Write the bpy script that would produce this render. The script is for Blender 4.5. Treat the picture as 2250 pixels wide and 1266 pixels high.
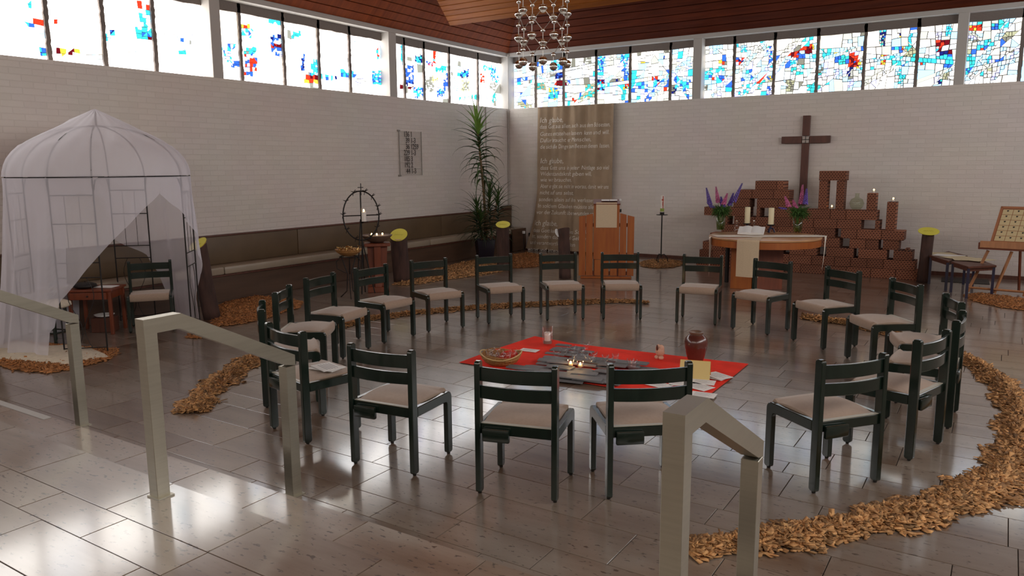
import bpy, bmesh, math, random
import numpy as np
from mathutils import Vector, Matrix, noise

for o in list(bpy.data.objects): bpy.data.objects.remove(o)
scene = bpy.context.scene
COL = scene.collection
PI = math.pi
rnd = random.Random(7)

# ------------------------------------------------------------------ camera
IW, IH, CX, CY, FPX, EYE = 2250, 1266, 1125.0, 633.0, 1679.947, 1.86
def _ray(px, py):
    v = np.array([px-CX, -(py-CY), -FPX]); return v/np.linalg.norm(v)
_Y = _ray(2221, 358); _nX = _ray(-1513, 382)
_Z = np.cross(-_nX, _Y); _Z /= np.linalg.norm(_Z); _X = np.cross(_Y, _Z)
CM = np.column_stack([_X, _Y, _Z])
def wr(px, py): return CM.T @ _ray(px, py)
def atz(px, py, z=0.0):
    d = wr(px, py); t = (z-EYE)/d[2]; return Vector((t*d[0], t*d[1], z))
def aty(px, py, y):
    d = wr(px, py); t = y/d[1]; return Vector((t*d[0], y, EYE+t*d[2]))
def atx(px, py, x):
    d = wr(px, py); t = x/d[0]; return Vector((x, t*d[1], EYE+t*d[2]))
def pj(P):
    c = CM @ (np.array(P, float)-np.array([0, 0, EYE])); return (CX+FPX*c[0]/-c[2], CY-FPX*c[1]/-c[2])
cam = bpy.data.cameras.new('camera'); co = bpy.data.objects.new('camera', cam); COL.objects.link(co)
cam.sensor_width = 36; cam.lens = FPX/IW*36; cam.clip_end = 100
R = CM.T
co.matrix_world = Matrix(((R[0][0],R[0][1],R[0][2],0),(R[1][0],R[1][1],R[1][2],0),(R[2][0],R[2][1],R[2][2],EYE),(0,0,0,1)))
scene.camera = co

# ------------------------------------------------------------------ world, exposure, window brightness
w = bpy.data.worlds.new('world'); scene.world = w; w.use_nodes = True
bg = w.node_tree.nodes['Background']; bg.inputs[0].default_value = (.85, .92, 1, 1); bg.inputs[1].default_value = .6
vs = scene.view_settings
vs.view_transform = 'Standard'; vs.look = 'None'; vs.gamma = 1; vs.use_curve_mapping = False; vs.exposure = 0.65
scene.cycles.transparent_max_bounces = 24
GLOW = 4.4          # radiance of clear window glass in daylight
def area(name, loc, target, sx, sy, power, color):
    l = bpy.data.lights.new(name, 'AREA'); l.shape = 'RECTANGLE'; l.size = sx; l.size_y = sy; l.energy = power; l.color = color
    o = bpy.data.objects.new(name, l); COL.objects.link(o); o.location = loc
    o.rotation_euler = (Vector(target)-Vector(loc)).to_track_quat('-Z', 'Y').to_euler()
area('rear_fill', (-3, -3.6, 4.6), (-3, 8, 1.0), 9, 1.6, 95, (1, .88, .76))  # added fill light; the rear wall here has no window
area('daylight_side_window', (3.3, 5.0, 3.7), (-6, 7, 1.2), 13, 1.0, 120, (1, .92, .84))

# ------------------------------------------------------------------ materials
MATS = {}
def mat(name, col, rough=.6, metal=0.0, var=0.0, vscale=6.0, vdet=4, bump=0.0, bscale=60.0, stretch=None, col2=None, spec=.5, coat=0.0, alpha=1.0, rnd_obj=0.0, island=0.0, sheen=0.0, rvar=0.0):
    if name in MATS: return MATS[name]
    m = bpy.data.materials.new(name); m.use_nodes = True; nt = m.node_tree; N = nt.nodes; L = nt.links
    b = N['Principled BSDF']; b.inputs['Base Color'].default_value = (*col, 1); b.inputs['Roughness'].default_value = rough
    b.inputs['Metallic'].default_value = metal; b.inputs['Specular IOR Level'].default_value = spec
    b.inputs['Coat Weight'].default_value = coat; b.inputs['Coat Roughness'].default_value = .12
    b.inputs['Sheen Weight'].default_value = sheen
    tc = N.new('ShaderNodeTexCoord'); mp = N.new('ShaderNodeMapping'); L.new(tc.outputs['Object'], mp.inputs[0])
    if stretch: mp.inputs['Scale'].default_value = stretch
    last = None
    if var > 0 or col2:
        nz = N.new('ShaderNodeTexNoise'); nz.inputs['Scale'].default_value = vscale; nz.inputs['Detail'].default_value = vdet
        L.new(mp.outputs[0], nz.inputs['Vector'])
        rp = N.new('ShaderNodeValToRGB'); rp.color_ramp.elements[0].position = .3; rp.color_ramp.elements[1].position = .7
        c2 = col2 if col2 else tuple(c*(1-var) for c in col); c1 = col if col2 else tuple(min(1, c*(1+var)) for c in col)
        rp.color_ramp.elements[0].color = (*c2, 1); rp.color_ramp.elements[1].color = (*c1, 1)
        L.new(nz.outputs['Fac'], rp.inputs[0]); last = rp.outputs[0]
        if rvar > 0:
            mr = N.new('ShaderNodeMapRange'); L.new(nz.outputs['Fac'], mr.inputs[0]); mr.inputs[3].default_value = rough-rvar; mr.inputs[4].default_value = rough+rvar
            L.new(mr.outputs[0], b.inputs['Roughness'])
    if rnd_obj > 0 or island > 0:
        hs = N.new('ShaderNodeHueSaturation')
        if last: L.new(last, hs.inputs['Color'])
        else: hs.inputs['Color'].default_value = (*col, 1)
        src = N.new('ShaderNodeObjectInfo').outputs['Random'] if rnd_obj > 0 else N.new('ShaderNodeNewGeometry').outputs['Random Per Island']
        a = max(rnd_obj, island)
        mr = N.new('ShaderNodeMapRange'); L.new(src, mr.inputs[0]); mr.inputs[3].default_value = 1-a; mr.inputs[4].default_value = 1+a
        L.new(mr.outputs[0], hs.inputs['Value']); last = hs.outputs[0]
    if last: L.new(last, b.inputs['Base Color'])
    if bump > 0:
        bz = N.new('ShaderNodeTexNoise'); bz.inputs['Scale'].default_value = bscale; bz.inputs['Detail'].default_value = 3
        L.new(mp.outputs[0], bz.inputs['Vector'])
        bp = N.new('ShaderNodeBump'); bp.inputs['Strength'].default_value = bump; bp.inputs['Distance'].default_value = .01
        L.new(bz.outputs['Fac'], bp.inputs['Height']); L.new(bp.outputs[0], b.inputs['Normal'])
    if alpha < 1: b.inputs['Alpha'].default_value = alpha
    MATS[name] = m; return m
def emit(name, col, s):
    if name in MATS: return MATS[name]
    m = bpy.data.materials.new(name); m.use_nodes = True; nt = m.node_tree; nt.nodes.clear()
    e = nt.nodes.new('ShaderNodeEmission'); e.inputs[0].default_value = (*col, 1); e.inputs[1].default_value = s
    o = nt.nodes.new('ShaderNodeOutputMaterial'); nt.links.new(e.outputs[0], o.inputs[0]); MATS[name] = m; return m
def glass(name, col=(1,1,1), rough=.0, ior=1.45):
    if name in MATS: return MATS[name]
    m = bpy.data.materials.new(name); m.use_nodes = True; nt = m.node_tree; N = nt.nodes; L = nt.links; N.clear()
    fr = N.new('ShaderNodeLayerWeight'); fr.inputs[0].default_value = .5
    pw = N.new('ShaderNodeMath'); pw.operation = 'POWER'; pw.inputs[1].default_value = 3.5
    t = N.new('ShaderNodeBsdfTransparent'); t.inputs[0].default_value = (*col, 1)
    g = N.new('ShaderNodeBsdfGlossy'); g.inputs['Roughness'].default_value = .04
    mx = N.new('ShaderNodeMixShader'); ad = N.new('ShaderNodeMath'); ad.operation = 'MULTIPLY_ADD'; ad.inputs[1].default_value = .55; ad.inputs[2].default_value = .045
    L.new(fr.outputs['Facing'], pw.inputs[0]); L.new(pw.outputs[0], ad.inputs[0]); L.new(ad.outputs[0], mx.inputs[0]); L.new(t.outputs[0], mx.inputs[1]); L.new(g.outputs[0], mx.inputs[2])
    o = N.new('ShaderNodeOutputMaterial'); L.new(mx.outputs[0], o.inputs[0]); MATS[name] = m; return m

def brick_wall_mat():
    m = bpy.data.materials.new('whitewashed_brick'); m.use_nodes = True; nt = m.node_tree; N = nt.nodes; L = nt.links
    b = N['Principled BSDF']; b.inputs['Roughness'].default_value = .55; b.inputs['Specular IOR Level'].default_value = .3
    ge = N.new('ShaderNodeNewGeometry'); sx = N.new('ShaderNodeSeparateXYZ'); L.new(ge.outputs['Position'], sx.inputs[0])
    ad = N.new('ShaderNodeMath'); ad.operation = 'ADD'; L.new(sx.outputs[0], ad.inputs[0]); L.new(sx.outputs[1], ad.inputs[1])
    cb = N.new('ShaderNodeCombineXYZ'); L.new(ad.outputs[0], cb.inputs[0]); L.new(sx.outputs[2], cb.inputs[1])
    bt = N.new('ShaderNodeTexBrick'); L.new(cb.outputs[0], bt.inputs['Vector']); bt.inputs['Scale'].default_value = 1
    bt.inputs['Brick Width'].default_value = .25; bt.inputs['Row Height'].default_value = .073; bt.inputs['Mortar Size'].default_value = .006; bt.inputs['Mortar Smooth'].default_value = .5
    bt.inputs['Color1'].default_value = (.74, .68, .63, 1); bt.inputs['Color2'].default_value = (.70, .64, .59, 1); bt.inputs['Mortar'].default_value = (.685, .625, .575, 1)
    nz = N.new('ShaderNodeTexNoise'); nz.inputs['Scale'].default_value = 1.2; L.new(ge.outputs['Position'], nz.inputs['Vector'])
    mx = N.new('ShaderNodeMixRGB'); mx.blend_type = 'MULTIPLY'; mx.inputs[0].default_value = .10
    L.new(bt.outputs['Color'], mx.inputs[1]); L.new(nz.outputs['Color'], mx.inputs[2]); L.new(mx.outputs[0], b.inputs['Base Color'])
    n2 = N.new('ShaderNodeTexNoise'); n2.inputs['Scale'].default_value = 45; L.new(ge.outputs['Position'], n2.inputs['Vector'])
    m2 = N.new('ShaderNodeMath'); m2.operation = 'MULTIPLY_ADD'; L.new(bt.outputs['Fac'], m2.inputs[0]); m2.inputs[1].default_value = -1.0; L.new(n2.outputs['Fac'], m2.inputs[2])
    bp = N.new('ShaderNodeBump'); bp.inputs['Strength'].default_value = .5; bp.inputs['Distance'].default_value = .006
    L.new(m2.outputs[0], bp.inputs['Height']); L.new(bp.outputs[0], b.inputs['Normal']); return m
M_wall = brick_wall_mat()
M_plaster = mat('painted_concrete', (.46, .43, .40), .6, bump=.1, bscale=30)

def travertine(lift=1.0):
    m = bpy.data.materials.new('polished_travertine'); m.use_nodes = True; nt = m.node_tree; N = nt.nodes; L = nt.links
    b = N['Principled BSDF']; b.inputs['Specular IOR Level'].default_value = .5
    ge = N.new('ShaderNodeNewGeometry'); oi = N.new('ShaderNodeObjectInfo')
    mp = N.new('ShaderNodeMapping'); mp.inputs['Scale'].default_value = (.35, 2.2, 1); L.new(ge.outputs['Position'], mp.inputs[0])
    # shift the veins from tile to tile
    ad = N.new('ShaderNodeMath'); ad.operation = 'ADD'; L.new(oi.outputs['Random'], ad.inputs[0]); L.new(ge.outputs['Random Per Island'], ad.inputs[1])
    mu = N.new('ShaderNodeMath'); mu.operation = 'MULTIPLY'; mu.inputs[1].default_value = 37; L.new(ad.outputs[0], mu.inputs[0])
    cb = N.new('ShaderNodeCombineXYZ'); L.new(mu.outputs[0], cb.inputs[2]); va = N.new('ShaderNodeVectorMath'); L.new(mp.outputs[0], va.inputs[0]); L.new(cb.outputs[0], va.inputs[1])
    nz = N.new('ShaderNodeTexNoise'); nz.inputs['Scale'].default_value = 1.3; nz.inputs['Detail'].default_value = 9; nz.inputs['Roughness'].default_value = .62; L.new(va.outputs[0], nz.inputs['Vector'])
    rp = N.new('ShaderNodeValToRGB'); e = rp.color_ramp.elements
    e[0].position = .30; e[0].color = (.105, .058, .033, 1); e[1].position = .70; e[1].color = (.26, .215, .175, 1)
    x = e.new(.42); x.color = (.165, .115, .082, 1); x = e.new(.54); x.color = (.21, .165, .130, 1)
    L.new(nz.outputs['Fac'], rp.inputs[0])
    # big warm zones
    n3 = N.new('ShaderNodeTexNoise'); n3.inputs['Scale'].default_value = .55; n3.inputs['Detail'].default_value = 2; L.new(ge.outputs['Position'], n3.inputs['Vector'])
    mx = N.new('ShaderNodeMixRGB'); mx.blend_type = 'MULTIPLY'; r3 = N.new('ShaderNodeMapRange'); L.new(n3.outputs['Fac'], r3.inputs[0]); r3.inputs[1].default_value = .45; r3.inputs[2].default_value = .7
    r3.inputs[4].default_value = .8; L.new(r3.outputs[0], mx.inputs[0]); L.new(rp.outputs[0], mx.inputs[1]); mx.inputs[2].default_value = (.78, .58, .44, 1)
    hs = N.new('ShaderNodeHueSaturation'); L.new(mx.outputs[0], hs.inputs['Color'])
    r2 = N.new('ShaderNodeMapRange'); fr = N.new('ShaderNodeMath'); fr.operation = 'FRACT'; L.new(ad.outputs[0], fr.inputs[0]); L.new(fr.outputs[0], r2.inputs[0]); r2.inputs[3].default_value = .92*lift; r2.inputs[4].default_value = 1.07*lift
    L.new(r2.outputs[0], hs.inputs['Value'])
    # pits
    mp2 = N.new('ShaderNodeMapping'); mp2.inputs['Scale'].default_value = (22, 48, 1); L.new(ge.outputs['Position'], mp2.inputs[0])
    n2 = N.new('ShaderNodeTexNoise'); n2.inputs['Scale'].default_value = 1; n2.inputs['Detail'].default_value = 5; L.new(mp2.outputs[0], n2.inputs['Vector'])
    pr = N.new('ShaderNodeMapRange'); L.new(n2.outputs['Fac'], pr.inputs[0]); pr.inputs[1].default_value = .34; pr.inputs[2].default_value = .385
    mq = N.new('ShaderNodeMixRGB'); mq.blend_type = 'MIX'; L.new(pr.outputs[0], mq.inputs[0]); mq.inputs[1].default_value = (.075, .05, .036, 1); L.new(hs.outputs[0], mq.inputs[2])
    L.new(mq.outputs[0], b.inputs['Base Color'])
    rr = N.new('ShaderNodeMapRange'); L.new(nz.outputs['Fac'], rr.inputs[0]); rr.inputs[3].default_value = .15; rr.inputs[4].default_value = .10
    L.new(rr.outputs[0], b.inputs['Coat Roughness']); b.inputs['Roughness'].default_value = .34; b.inputs['Coat Weight'].default_value = 1; b.inputs['Coat IOR'].default_value = 1.58
    bp = N.new('ShaderNodeBump'); bp.inputs['Strength'].default_value = .16; bp.inputs['Distance'].default_value = .003
    wv = N.new('ShaderNodeMath'); wv.operation = 'MULTIPLY_ADD'; n4 = N.new('ShaderNodeTexNoise'); n4.inputs['Scale'].default_value = 9; L.new(ge.outputs['Position'], n4.inputs['Vector'])
    L.new(n4.outputs['Fac'], wv.inputs[0]); wv.inputs[1].default_value = .35; L.new(pr.outputs[0], wv.inputs[2])
    L.new(wv.outputs[0], bp.inputs['Height']); L.new(bp.outputs[0], b.inputs['Normal']); return m
M_trav = travertine(); M_trav_lit = travertine(1.32)  # second copy: brighter reflection on the treads painted into the base colour
M_grout = mat('dark_grout', (.06, .05, .045), .8)
M_green = mat('dark_green_lacquer', (.006, .014, .0095), .25, var=.25, vscale=20, stretch=(1, 1, .2), coat=.5)
M_seat = mat('beige_seat_cloth', (.35, .25, .185), .9, var=.06, vscale=60, bump=.25, bscale=500, sheen=.3)
M_edge_sheen = mat('seat_frame_sheen', (.40, .38, .32), .35)  # pale colour paints the gloss along the green frame's top edge
M_black = mat('black_iron', (.018, .015, .014), .5, metal=.4, bump=.2, bscale=90)
M_alu = mat('brushed_aluminium', (.42, .39, .315), .36, metal=.8, var=.05, vscale=4, stretch=(1, 1, 20), rvar=.04)
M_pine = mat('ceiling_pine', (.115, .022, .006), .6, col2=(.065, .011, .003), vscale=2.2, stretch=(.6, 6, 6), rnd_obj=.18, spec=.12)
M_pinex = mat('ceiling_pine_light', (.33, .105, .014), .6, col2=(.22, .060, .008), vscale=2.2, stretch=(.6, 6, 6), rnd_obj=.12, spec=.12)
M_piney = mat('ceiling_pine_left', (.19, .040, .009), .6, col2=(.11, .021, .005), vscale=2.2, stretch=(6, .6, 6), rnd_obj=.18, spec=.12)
M_orange = mat('orange_varnished_wood', (.38, .105, .012), .45, col2=(.30, .070, .008), vscale=7, stretch=(3, 3, .3), coat=.15)
M_orange_dk = mat('red_brown_wood', (.20, .045, .016), .4, col2=(.14, .03, .01), vscale=7, stretch=(3, 3, .4), coat=.1)
M_brownwood = mat('dark_brown_wood', (.10, .032, .018), .5, var=.25, vscale=8, stretch=(3, 3, .4))
M_easel = mat('easel_beech', (.42, .19, .085), .5, var=.15, vscale=8, stretch=(3, 3, .4))
M_vinyl = mat('brown_bench_upholstery', (.115, .072, .036), .5, var=.12, vscale=3, bump=.1, bscale=200)
M_vinyl_lit = mat('seat_upholstery_lit', (.33, .27, .20), .34, var=.08, vscale=3)  # paler than the brown cushions: window reflection on the seats painted in
M_benchwood = mat('bench_front_panel', (.085, .045, .026), .5, var=.2, vscale=4, stretch=(3, .3, 3))
M_bark = mat('dark_bark', (.085, .042, .032), .9, col2=(.04, .022, .018), vscale=14, stretch=(1, 1, .25), bump=.9, bscale=35)
M_yellow = mat('yellow_card', (.66, .60, .06), .6)
M_white = mat('white_paper', (.78, .77, .75), .7)
M_whiteplastic = mat('white_plastic', (.7, .7, .68), .4)
M_linen = mat('cream_linen', (.60, .47, .32), .9, var=.05, vscale=80, bump=.1, bscale=300)
M_wlinen = mat('white_linen', (.76, .68, .58), .85, bump=.05, bscale=300)
M_hessian = mat('brown_hessian', (.37, .27, .18), .95, var=.14, vscale=3.5, bump=.3, bscale=400)
M_redcloth = mat('red_cloth', (.84, .045, .025), .85, var=.14, vscale=4, bump=.25, bscale=9, spec=.15)
M_slate = mat('grey_slate', (.145, .145, .152), .6, var=.15, vscale=7, bump=.3, bscale=40, rnd_obj=.15)
M_clay = mat('dark_red_glaze', (.105, .030, .022), .22, var=.25, vscale=5, coat=.4)
M_clayrim = mat('brown_glaze_rim', (.16, .09, .06), .35, var=.2)
M_salt = mat('pink_stone', (.62, .38, .27), .6, var=.15, vscale=18, bump=.3, bscale=40)
M_basket = mat('woven_cane', (.36, .17, .05), .6, var=.3, vscale=60, bump=.8, bscale=120)
M_candle = mat('cream_wax', (.80, .72, .48), .45)
M_waxwhite = mat('white_wax', (.82, .76, .70), .45)
M_flame = emit('flame', (1, .62, .22), 9)
M_glass = glass('clear_glass')
M_glassg = glass('green_tinted_glass', (.86, .9, .8))
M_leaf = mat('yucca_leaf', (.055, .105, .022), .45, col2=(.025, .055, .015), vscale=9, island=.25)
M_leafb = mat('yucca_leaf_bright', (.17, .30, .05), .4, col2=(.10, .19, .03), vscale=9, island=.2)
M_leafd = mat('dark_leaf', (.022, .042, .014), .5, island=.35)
M_trunk = mat('yucca_trunk', (.19, .12, .06), .85, var=.25, vscale=20, bump=.5, bscale=60)
M_pot = mat('dark_blue_pot', (.014, .010, .022), .35)
M_gold = mat('gold_foil', (.55, .35, .14), .25, metal=.9, bump=.8, bscale=60)
M_chrome = mat('polished_chrome', (.80, .77, .72), .08, metal=1)
M_rod = mat('satin_steel', (.5, .47, .42), .4, metal=.9)
M_milk = mat('frosted_bulb', (.70, .67, .60), .3)
M_chip = mat('wood_chips', (.53, .30, .125), .85, col2=(.31, .14, .05), vscale=30, island=.6)
M_chipr = mat('wood_chips_reddish', (.46, .20, .065), .85, col2=(.30, .115, .035), vscale=30, island=.4)
M_brick = None
M_purple = mat('violet_blossom', (.16, .10, .42), .7, island=.3)
M_pink = mat('pink_blossom', (.55, .14, .30), .7, island=.3)
M_stem = mat('green_stem', (.06, .14, .03), .6, island=.3)
M_ink = mat('black_lettering', (.035, .025, .02), .6)
M_inkw = mat('white_chalk_lettering', (.85, .80, .72), .8)
M_inkg = mat('grey_print', (.42, .42, .44), .8)
M_fleece = mat('cream_fleece', (.62, .54, .42), .95, var=.1, vscale=20, bump=1.0, bscale=70)
M_cross = mat('cross_dark_wood', (.095, .030, .018), .45, var=.25, vscale=8, stretch=(2, 2, .4))
M_blue = mat('dark_blue_paint', (.014, .011, .04), .4)
M_water = glass('stem_water', (.72, .74, .45))

# ------------------------------------------------------------------ mesh helpers
class MB:
    def __init__(s): s.v = []; s.f = []; s.mi = []; s.cur = 0
    def add(s, vs, fs):
        o = len(s.v); s.v += [tuple(p) for p in vs]; s.f += [tuple(i+o for i in f) for f in fs]; s.mi += [s.cur]*len(fs); return s
    def box(s, x0, x1, y0, y1, z0, z1, M=None):
        vs = [Vector(p) for p in ((x0,y0,z0),(x1,y0,z0),(x1,y1,z0),(x0,y1,z0),(x0,y0,z1),(x1,y0,z1),(x1,y1,z1),(x0,y1,z1))]
        if M is not None: vs = [M @ p for p in vs]
        return s.add(vs, [(0,3,2,1),(4,5,6,7),(0,1,5,4),(1,2,6,5),(2,3,7,6),(3,0,4,7)])
    def cbox(s, c, sx, sy, sz, M=None): return s.box(c[0]-sx/2, c[0]+sx/2, c[1]-sy/2, c[1]+sy/2, c[2]-sz/2, c[2]+sz/2, M)
    def prism(s, poly, axis, a, b):   # poly of 2D points, extruded along axis from a to b
        n = len(poly)
        def P(p, t):
            return (t, p[0], p[1]) if axis == 'x' else ((p[0], t, p[1]) if axis == 'y' else (p[0], p[1], t))
        vs = [P(p, a) for p in poly]+[P(p, b) for p in poly]
        fs = [tuple(range(n)), tuple(range(2*n-1, n-1, -1))]+[(i, i+n, (i+1) % n+n, (i+1) % n) for i in range(n)]
        return s.add(vs, fs)
    def lathe(s, prof, n=20, c=(0,0,0), close=True):
        vs = []; fs = []
        for r, z in prof:
            for k in range(n):
                a = 2*PI*k/n; vs.append((c[0]+r*math.cos(a), c[1]+r*math.sin(a), c[2]+z))
        for i in range(len(prof)-1):
            for k in range(n):
                k2 = (k+1) % n; fs.append((i*n+k, i*n+k2, (i+1)*n+k2, (i+1)*n+k))
        if close: fs.append(tuple(range(n-1, -1, -1))); fs.append(tuple((len(prof)-1)*n+k for k in range(n)))
        return s.add(vs, fs)
    def tube(s, pts, r, n=6, cap=True, taper=None):
        pts = [Vector(p) for p in pts]; vs = []; fs = []; up = None
        for i, p in enumerate(pts):
            d = (pts[min(i+1, len(pts)-1)]-pts[max(i-1, 0)]).normalized()
            if up is None:
                up = Vector((0, 0, 1)) if abs(d.z) < .9 else Vector((1, 0, 0))
            a = d.cross(up)
            if a.length < 1e-4: a = d.cross(Vector((0, 1, 0)))
            a.normalize(); b = a.cross(d).normalized(); up = b
            rr = r if taper is None else r*taper[i]
            for k in range(n):
                t = 2*PI*k/n; vs.append(p+a*math.cos(t)*rr+b*math.sin(t)*rr)
        for i in range(len(pts)-1):
            for k in range(n):
                k2 = (k+1) % n; fs.append((i*n+k, i*n+k2, (i+1)*n+k2, (i+1)*n+k))
        if cap: fs.append(tuple(range(n-1, -1, -1))); fs.append(tuple((len(pts)-1)*n+k for k in range(n)))
        return s.add(vs, fs)
    def ball(s, c, r, n=12, m=8, sq=1.0):
        prof = [(r*math.sin(PI*i/m)+1e-5, -r*sq*math.cos(PI*i/m)) for i in range(m+1)]
        return s.lathe(prof, n, c, close=False)
    def build(s, name, mats, parent=None, smooth=False, bevel=0.0, seg=1, loc=None, rotz=0.0):
        me = bpy.data.meshes.new(name); me.from_pydata(s.v, [], s.f)
        if not isinstance(mats, (list, tuple)): mats = [mats]
        for m in mats: me.materials.append(m)
        if len(mats) > 1: me.polygons.foreach_set('material_index', s.mi)
        bm = bmesh.new(); bm.from_mesh(me); bmesh.ops.recalc_face_normals(bm, faces=bm.faces)
        if bevel > 0:
            ed = [e for e in bm.edges if len(e.link_faces) == 2 and e.calc_face_angle(0) > .6]
            bmesh.ops.bevel(bm, geom=ed, offset=bevel, segments=seg, affect='EDGES', profile=.5)
        bm.to_mesh(me); bm.free()
        if smooth: me.polygons.foreach_set('use_smooth', [True]*len(me.polygons))
        me.update()
        o = bpy.data.objects.new(name, me); COL.objects.link(o)
        if parent: o.parent = parent
        if loc is not None: o.location = loc
        if rotz: o.rotation_euler = (0, 0, rotz)
        return o
def smooth_angle(o, deg=40):
    me = o.data; bm = bmesh.new(); bm.from_mesh(me)
    for f in bm.faces: f.smooth = True
    for e in bm.edges: e.smooth = e.calc_face_angle(0) < math.radians(deg) if len(e.link_faces) == 2 else False
    bm.to_mesh(me); bm.free(); return o
def thing(name, label, cat, loc=(0,0,0), rotz=0.0, group=None):
    o = bpy.data.objects.new(name, None); COL.objects.link(o); o.empty_display_size = .1
    o.location = loc; o.rotation_euler = (0, 0, rotz); o['label'] = label; o['category'] = cat
    if group: o['group'] = group
    return o
def tag(o, label, cat, group=None):
    o['label'] = label; o['category'] = cat
    if group: o['group'] = group
    return o
def struct(o): o['kind'] = 'structure'; return o
def dup(root, loc=None, rotz=None, label=None, parent=None):
    r = root.copy(); COL.objects.link(r)
    if parent is not None: r.parent = parent
    if loc is not None: r.location = loc
    if rotz is not None: r.rotation_euler = (0, 0, rotz)
    if label: r['label'] = label
    for ch in list(root.children): dup(ch, parent=r)
    return r
def inst(name, me, parent, loc=(0,0,0), rot=(0,0,0), scale=(1,1,1)):
    o = bpy.data.objects.new(name, me); COL.objects.link(o); o.parent = parent; o.location = loc; o.rotation_euler = rot; o.scale = scale; return o
def text_mesh(body, size, extrude=0.0, align='LEFT', spacing=1.0, line=1.0, slant=0.0):
    cu = bpy.data.curves.new('txt', 'FONT'); cu.body = body; cu.size = size; cu.extrude = extrude; cu.align_x = align
    cu.space_character = spacing; cu.space_line = line; cu.shear = slant; cu.resolution_u = 2
    ob = bpy.data.objects.new('txt', cu); COL.objects.link(ob)
    dg = bpy.context.evaluated_depsgraph_get(); me = bpy.data.meshes.new_from_object(ob.evaluated_get(dg))
    bpy.data.objects.remove(ob); bpy.data.curves.remove(cu)
    return me
# ================================================================== THE SETTING
YW, XW = 14.6, -9.50         # far wall plane, left wall plane
GY, GX = YW+.22, XW-.22      # glass planes
SILL, GTOP, HEAD, BEAM = 3.115, 4.10, 4.235, 4.31
XR, YB = 3.7, -4.0           # side wall and rear wall, outside the frame
# ---- floor, steps, platform
floor = struct(MB().box(XW-.3, XR+.3, 2.5, YW+.3, -.2, -.006).build('floor', M_grout))
step = struct(MB().box(XW-.3, XR+.3, 2.13, 2.565, -.2, .144).build('step', M_grout))
plat = struct(MB().box(XW-.3, XR+.3, YB-.3, 2.125, -.2, .294).build('platform_floor', M_grout))
def tile_rows(parent, rows, x0, x1, top, seed, crosses, keep, deep=.0055, M_trav=M_trav):
    rr = random.Random(seed); tiles = []
    for i in range(len(rows)-1):
        a, b = rows[i], rows[i+1]
        xs = None
        for (ra, rb, xx) in crosses:
            if abs(ra-a) < .02 and abs(rb-b) < .02: xs = sorted(xx)
        if not xs: xs = [x0+rr.uniform(.2, .9)]
        while xs[0] > x0: xs.insert(0, xs[0]-rr.choice((.45, .56, .62, .75, .9)))
        while xs[-1] < x1: xs.append(xs[-1]+rr.choice((.45, .56, .62, .75, .9)))
        for k in range(len(xs)-1):
            l, r_ = max(xs[k], x0), min(xs[k+1], x1)
            if r_-l > .03: tiles.append((l, r_, a, b))
    def score(t):
        cx, cy = (t[0]+t[1])/2, (t[2]+t[3])/2
        p = pj((cx, cy, top)); d = math.hypot(cx, cy)
        vis = -60 < p[0] < IW+60 and p[1] < IH+90 and cy > .4
        return d if vis else 1e6+d
    tiles.sort(key=score); rest = MB()
    for i, t in enumerate(tiles):
        g = .0022; b = (t[0]+g, t[1]-g, t[2]+g, t[3]-g)
        if i < keep and score(t) < 1e6:
            MB().box(*b, top-deep, top).build('tile', M_trav, parent, bevel=.0012)
        else: rest.box(*b, top-deep, top)
    if rest.v: o = rest.build('tile', M_trav, parent); o['kind'] = 'stuff'
rows = [2.57, 2.83, 3.06, 3.41, 3.70, 3.92, 4.257, 4.62, 4.81, 5.10, 5.47, 5.68, 5.955, 6.22]
rr = random.Random(3)
while rows[-1] < YW: rows.append(rows[-1]+rr.choice((.2, .27, .29, .36)))
rows[-1] = YW+.02
tile_rows(floor, rows, XW, XR, 0, 11, [(4.257, 4.62, [-1.55, -.957, -.3, .14, .8]), (4.81, 5.10, [-1.4, -.81, -.2]), (5.10, 5.47, [-1.7, -1.065, -.45, .2]), (3.06, 3.41, [-4.4, -3.715, -3.1]), (2.83, 3.06, [-4.6, -3.915, -3.2]), (5.68, 5.955, [-.6, .06, .7]), (5.47, 5.68, [-1.2, -.68, 0])], 290)
tile_rows(step, [2.13, 2.568], XW, XR, .15, 5, [(2.13, 2.568, [-5.9, -5.1, -4.298, -3.74, -3.145, -2.5, -1.8])], 40, M_trav=M_trav_lit)
prow = [2.128, 1.783, 1.57, 1.29, 1.07, .71, .5, .2, -.15]
while prow[0] > YB and prow[-1] > YB: prow.append(prow[-1]-.3)
prow = prow[::-1]
tile_rows(plat, prow, XW, XR, .30, 8, [(1.783, 2.128, [-5.6, -5.0, -4.2, -3.397, -2.65, -2.0, -1.2]), (1.57, 1.783, [-4.3, -3.765, -3.222, -2.645, -1.9]), (1.29, 1.57, [-4.3, -3.54, -2.767, -2.1])], 120, M_trav=travertine(1.15))  # platform stone paled too, its brighter reflection painted in
# pale strips on the two nosings, far left
for (px0, px1, z, y0, y1, lab) in ((0, 122, .15, 2.505, 2.56, 'pale thin strip on the edge of the lower step'), (0, 20, .30, 2.065, 2.12, 'pale thin strip on the edge of the upper step')):
    xa = atz(px1, 916 if z < .2 else 901, z).x
    tag(MB().box(xa-2.6, xa, y0, y1, z, z+.004).build('edge_strip', mat('pale_strip', (.42, .40, .38), .6)), lab, 'strip')
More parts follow.
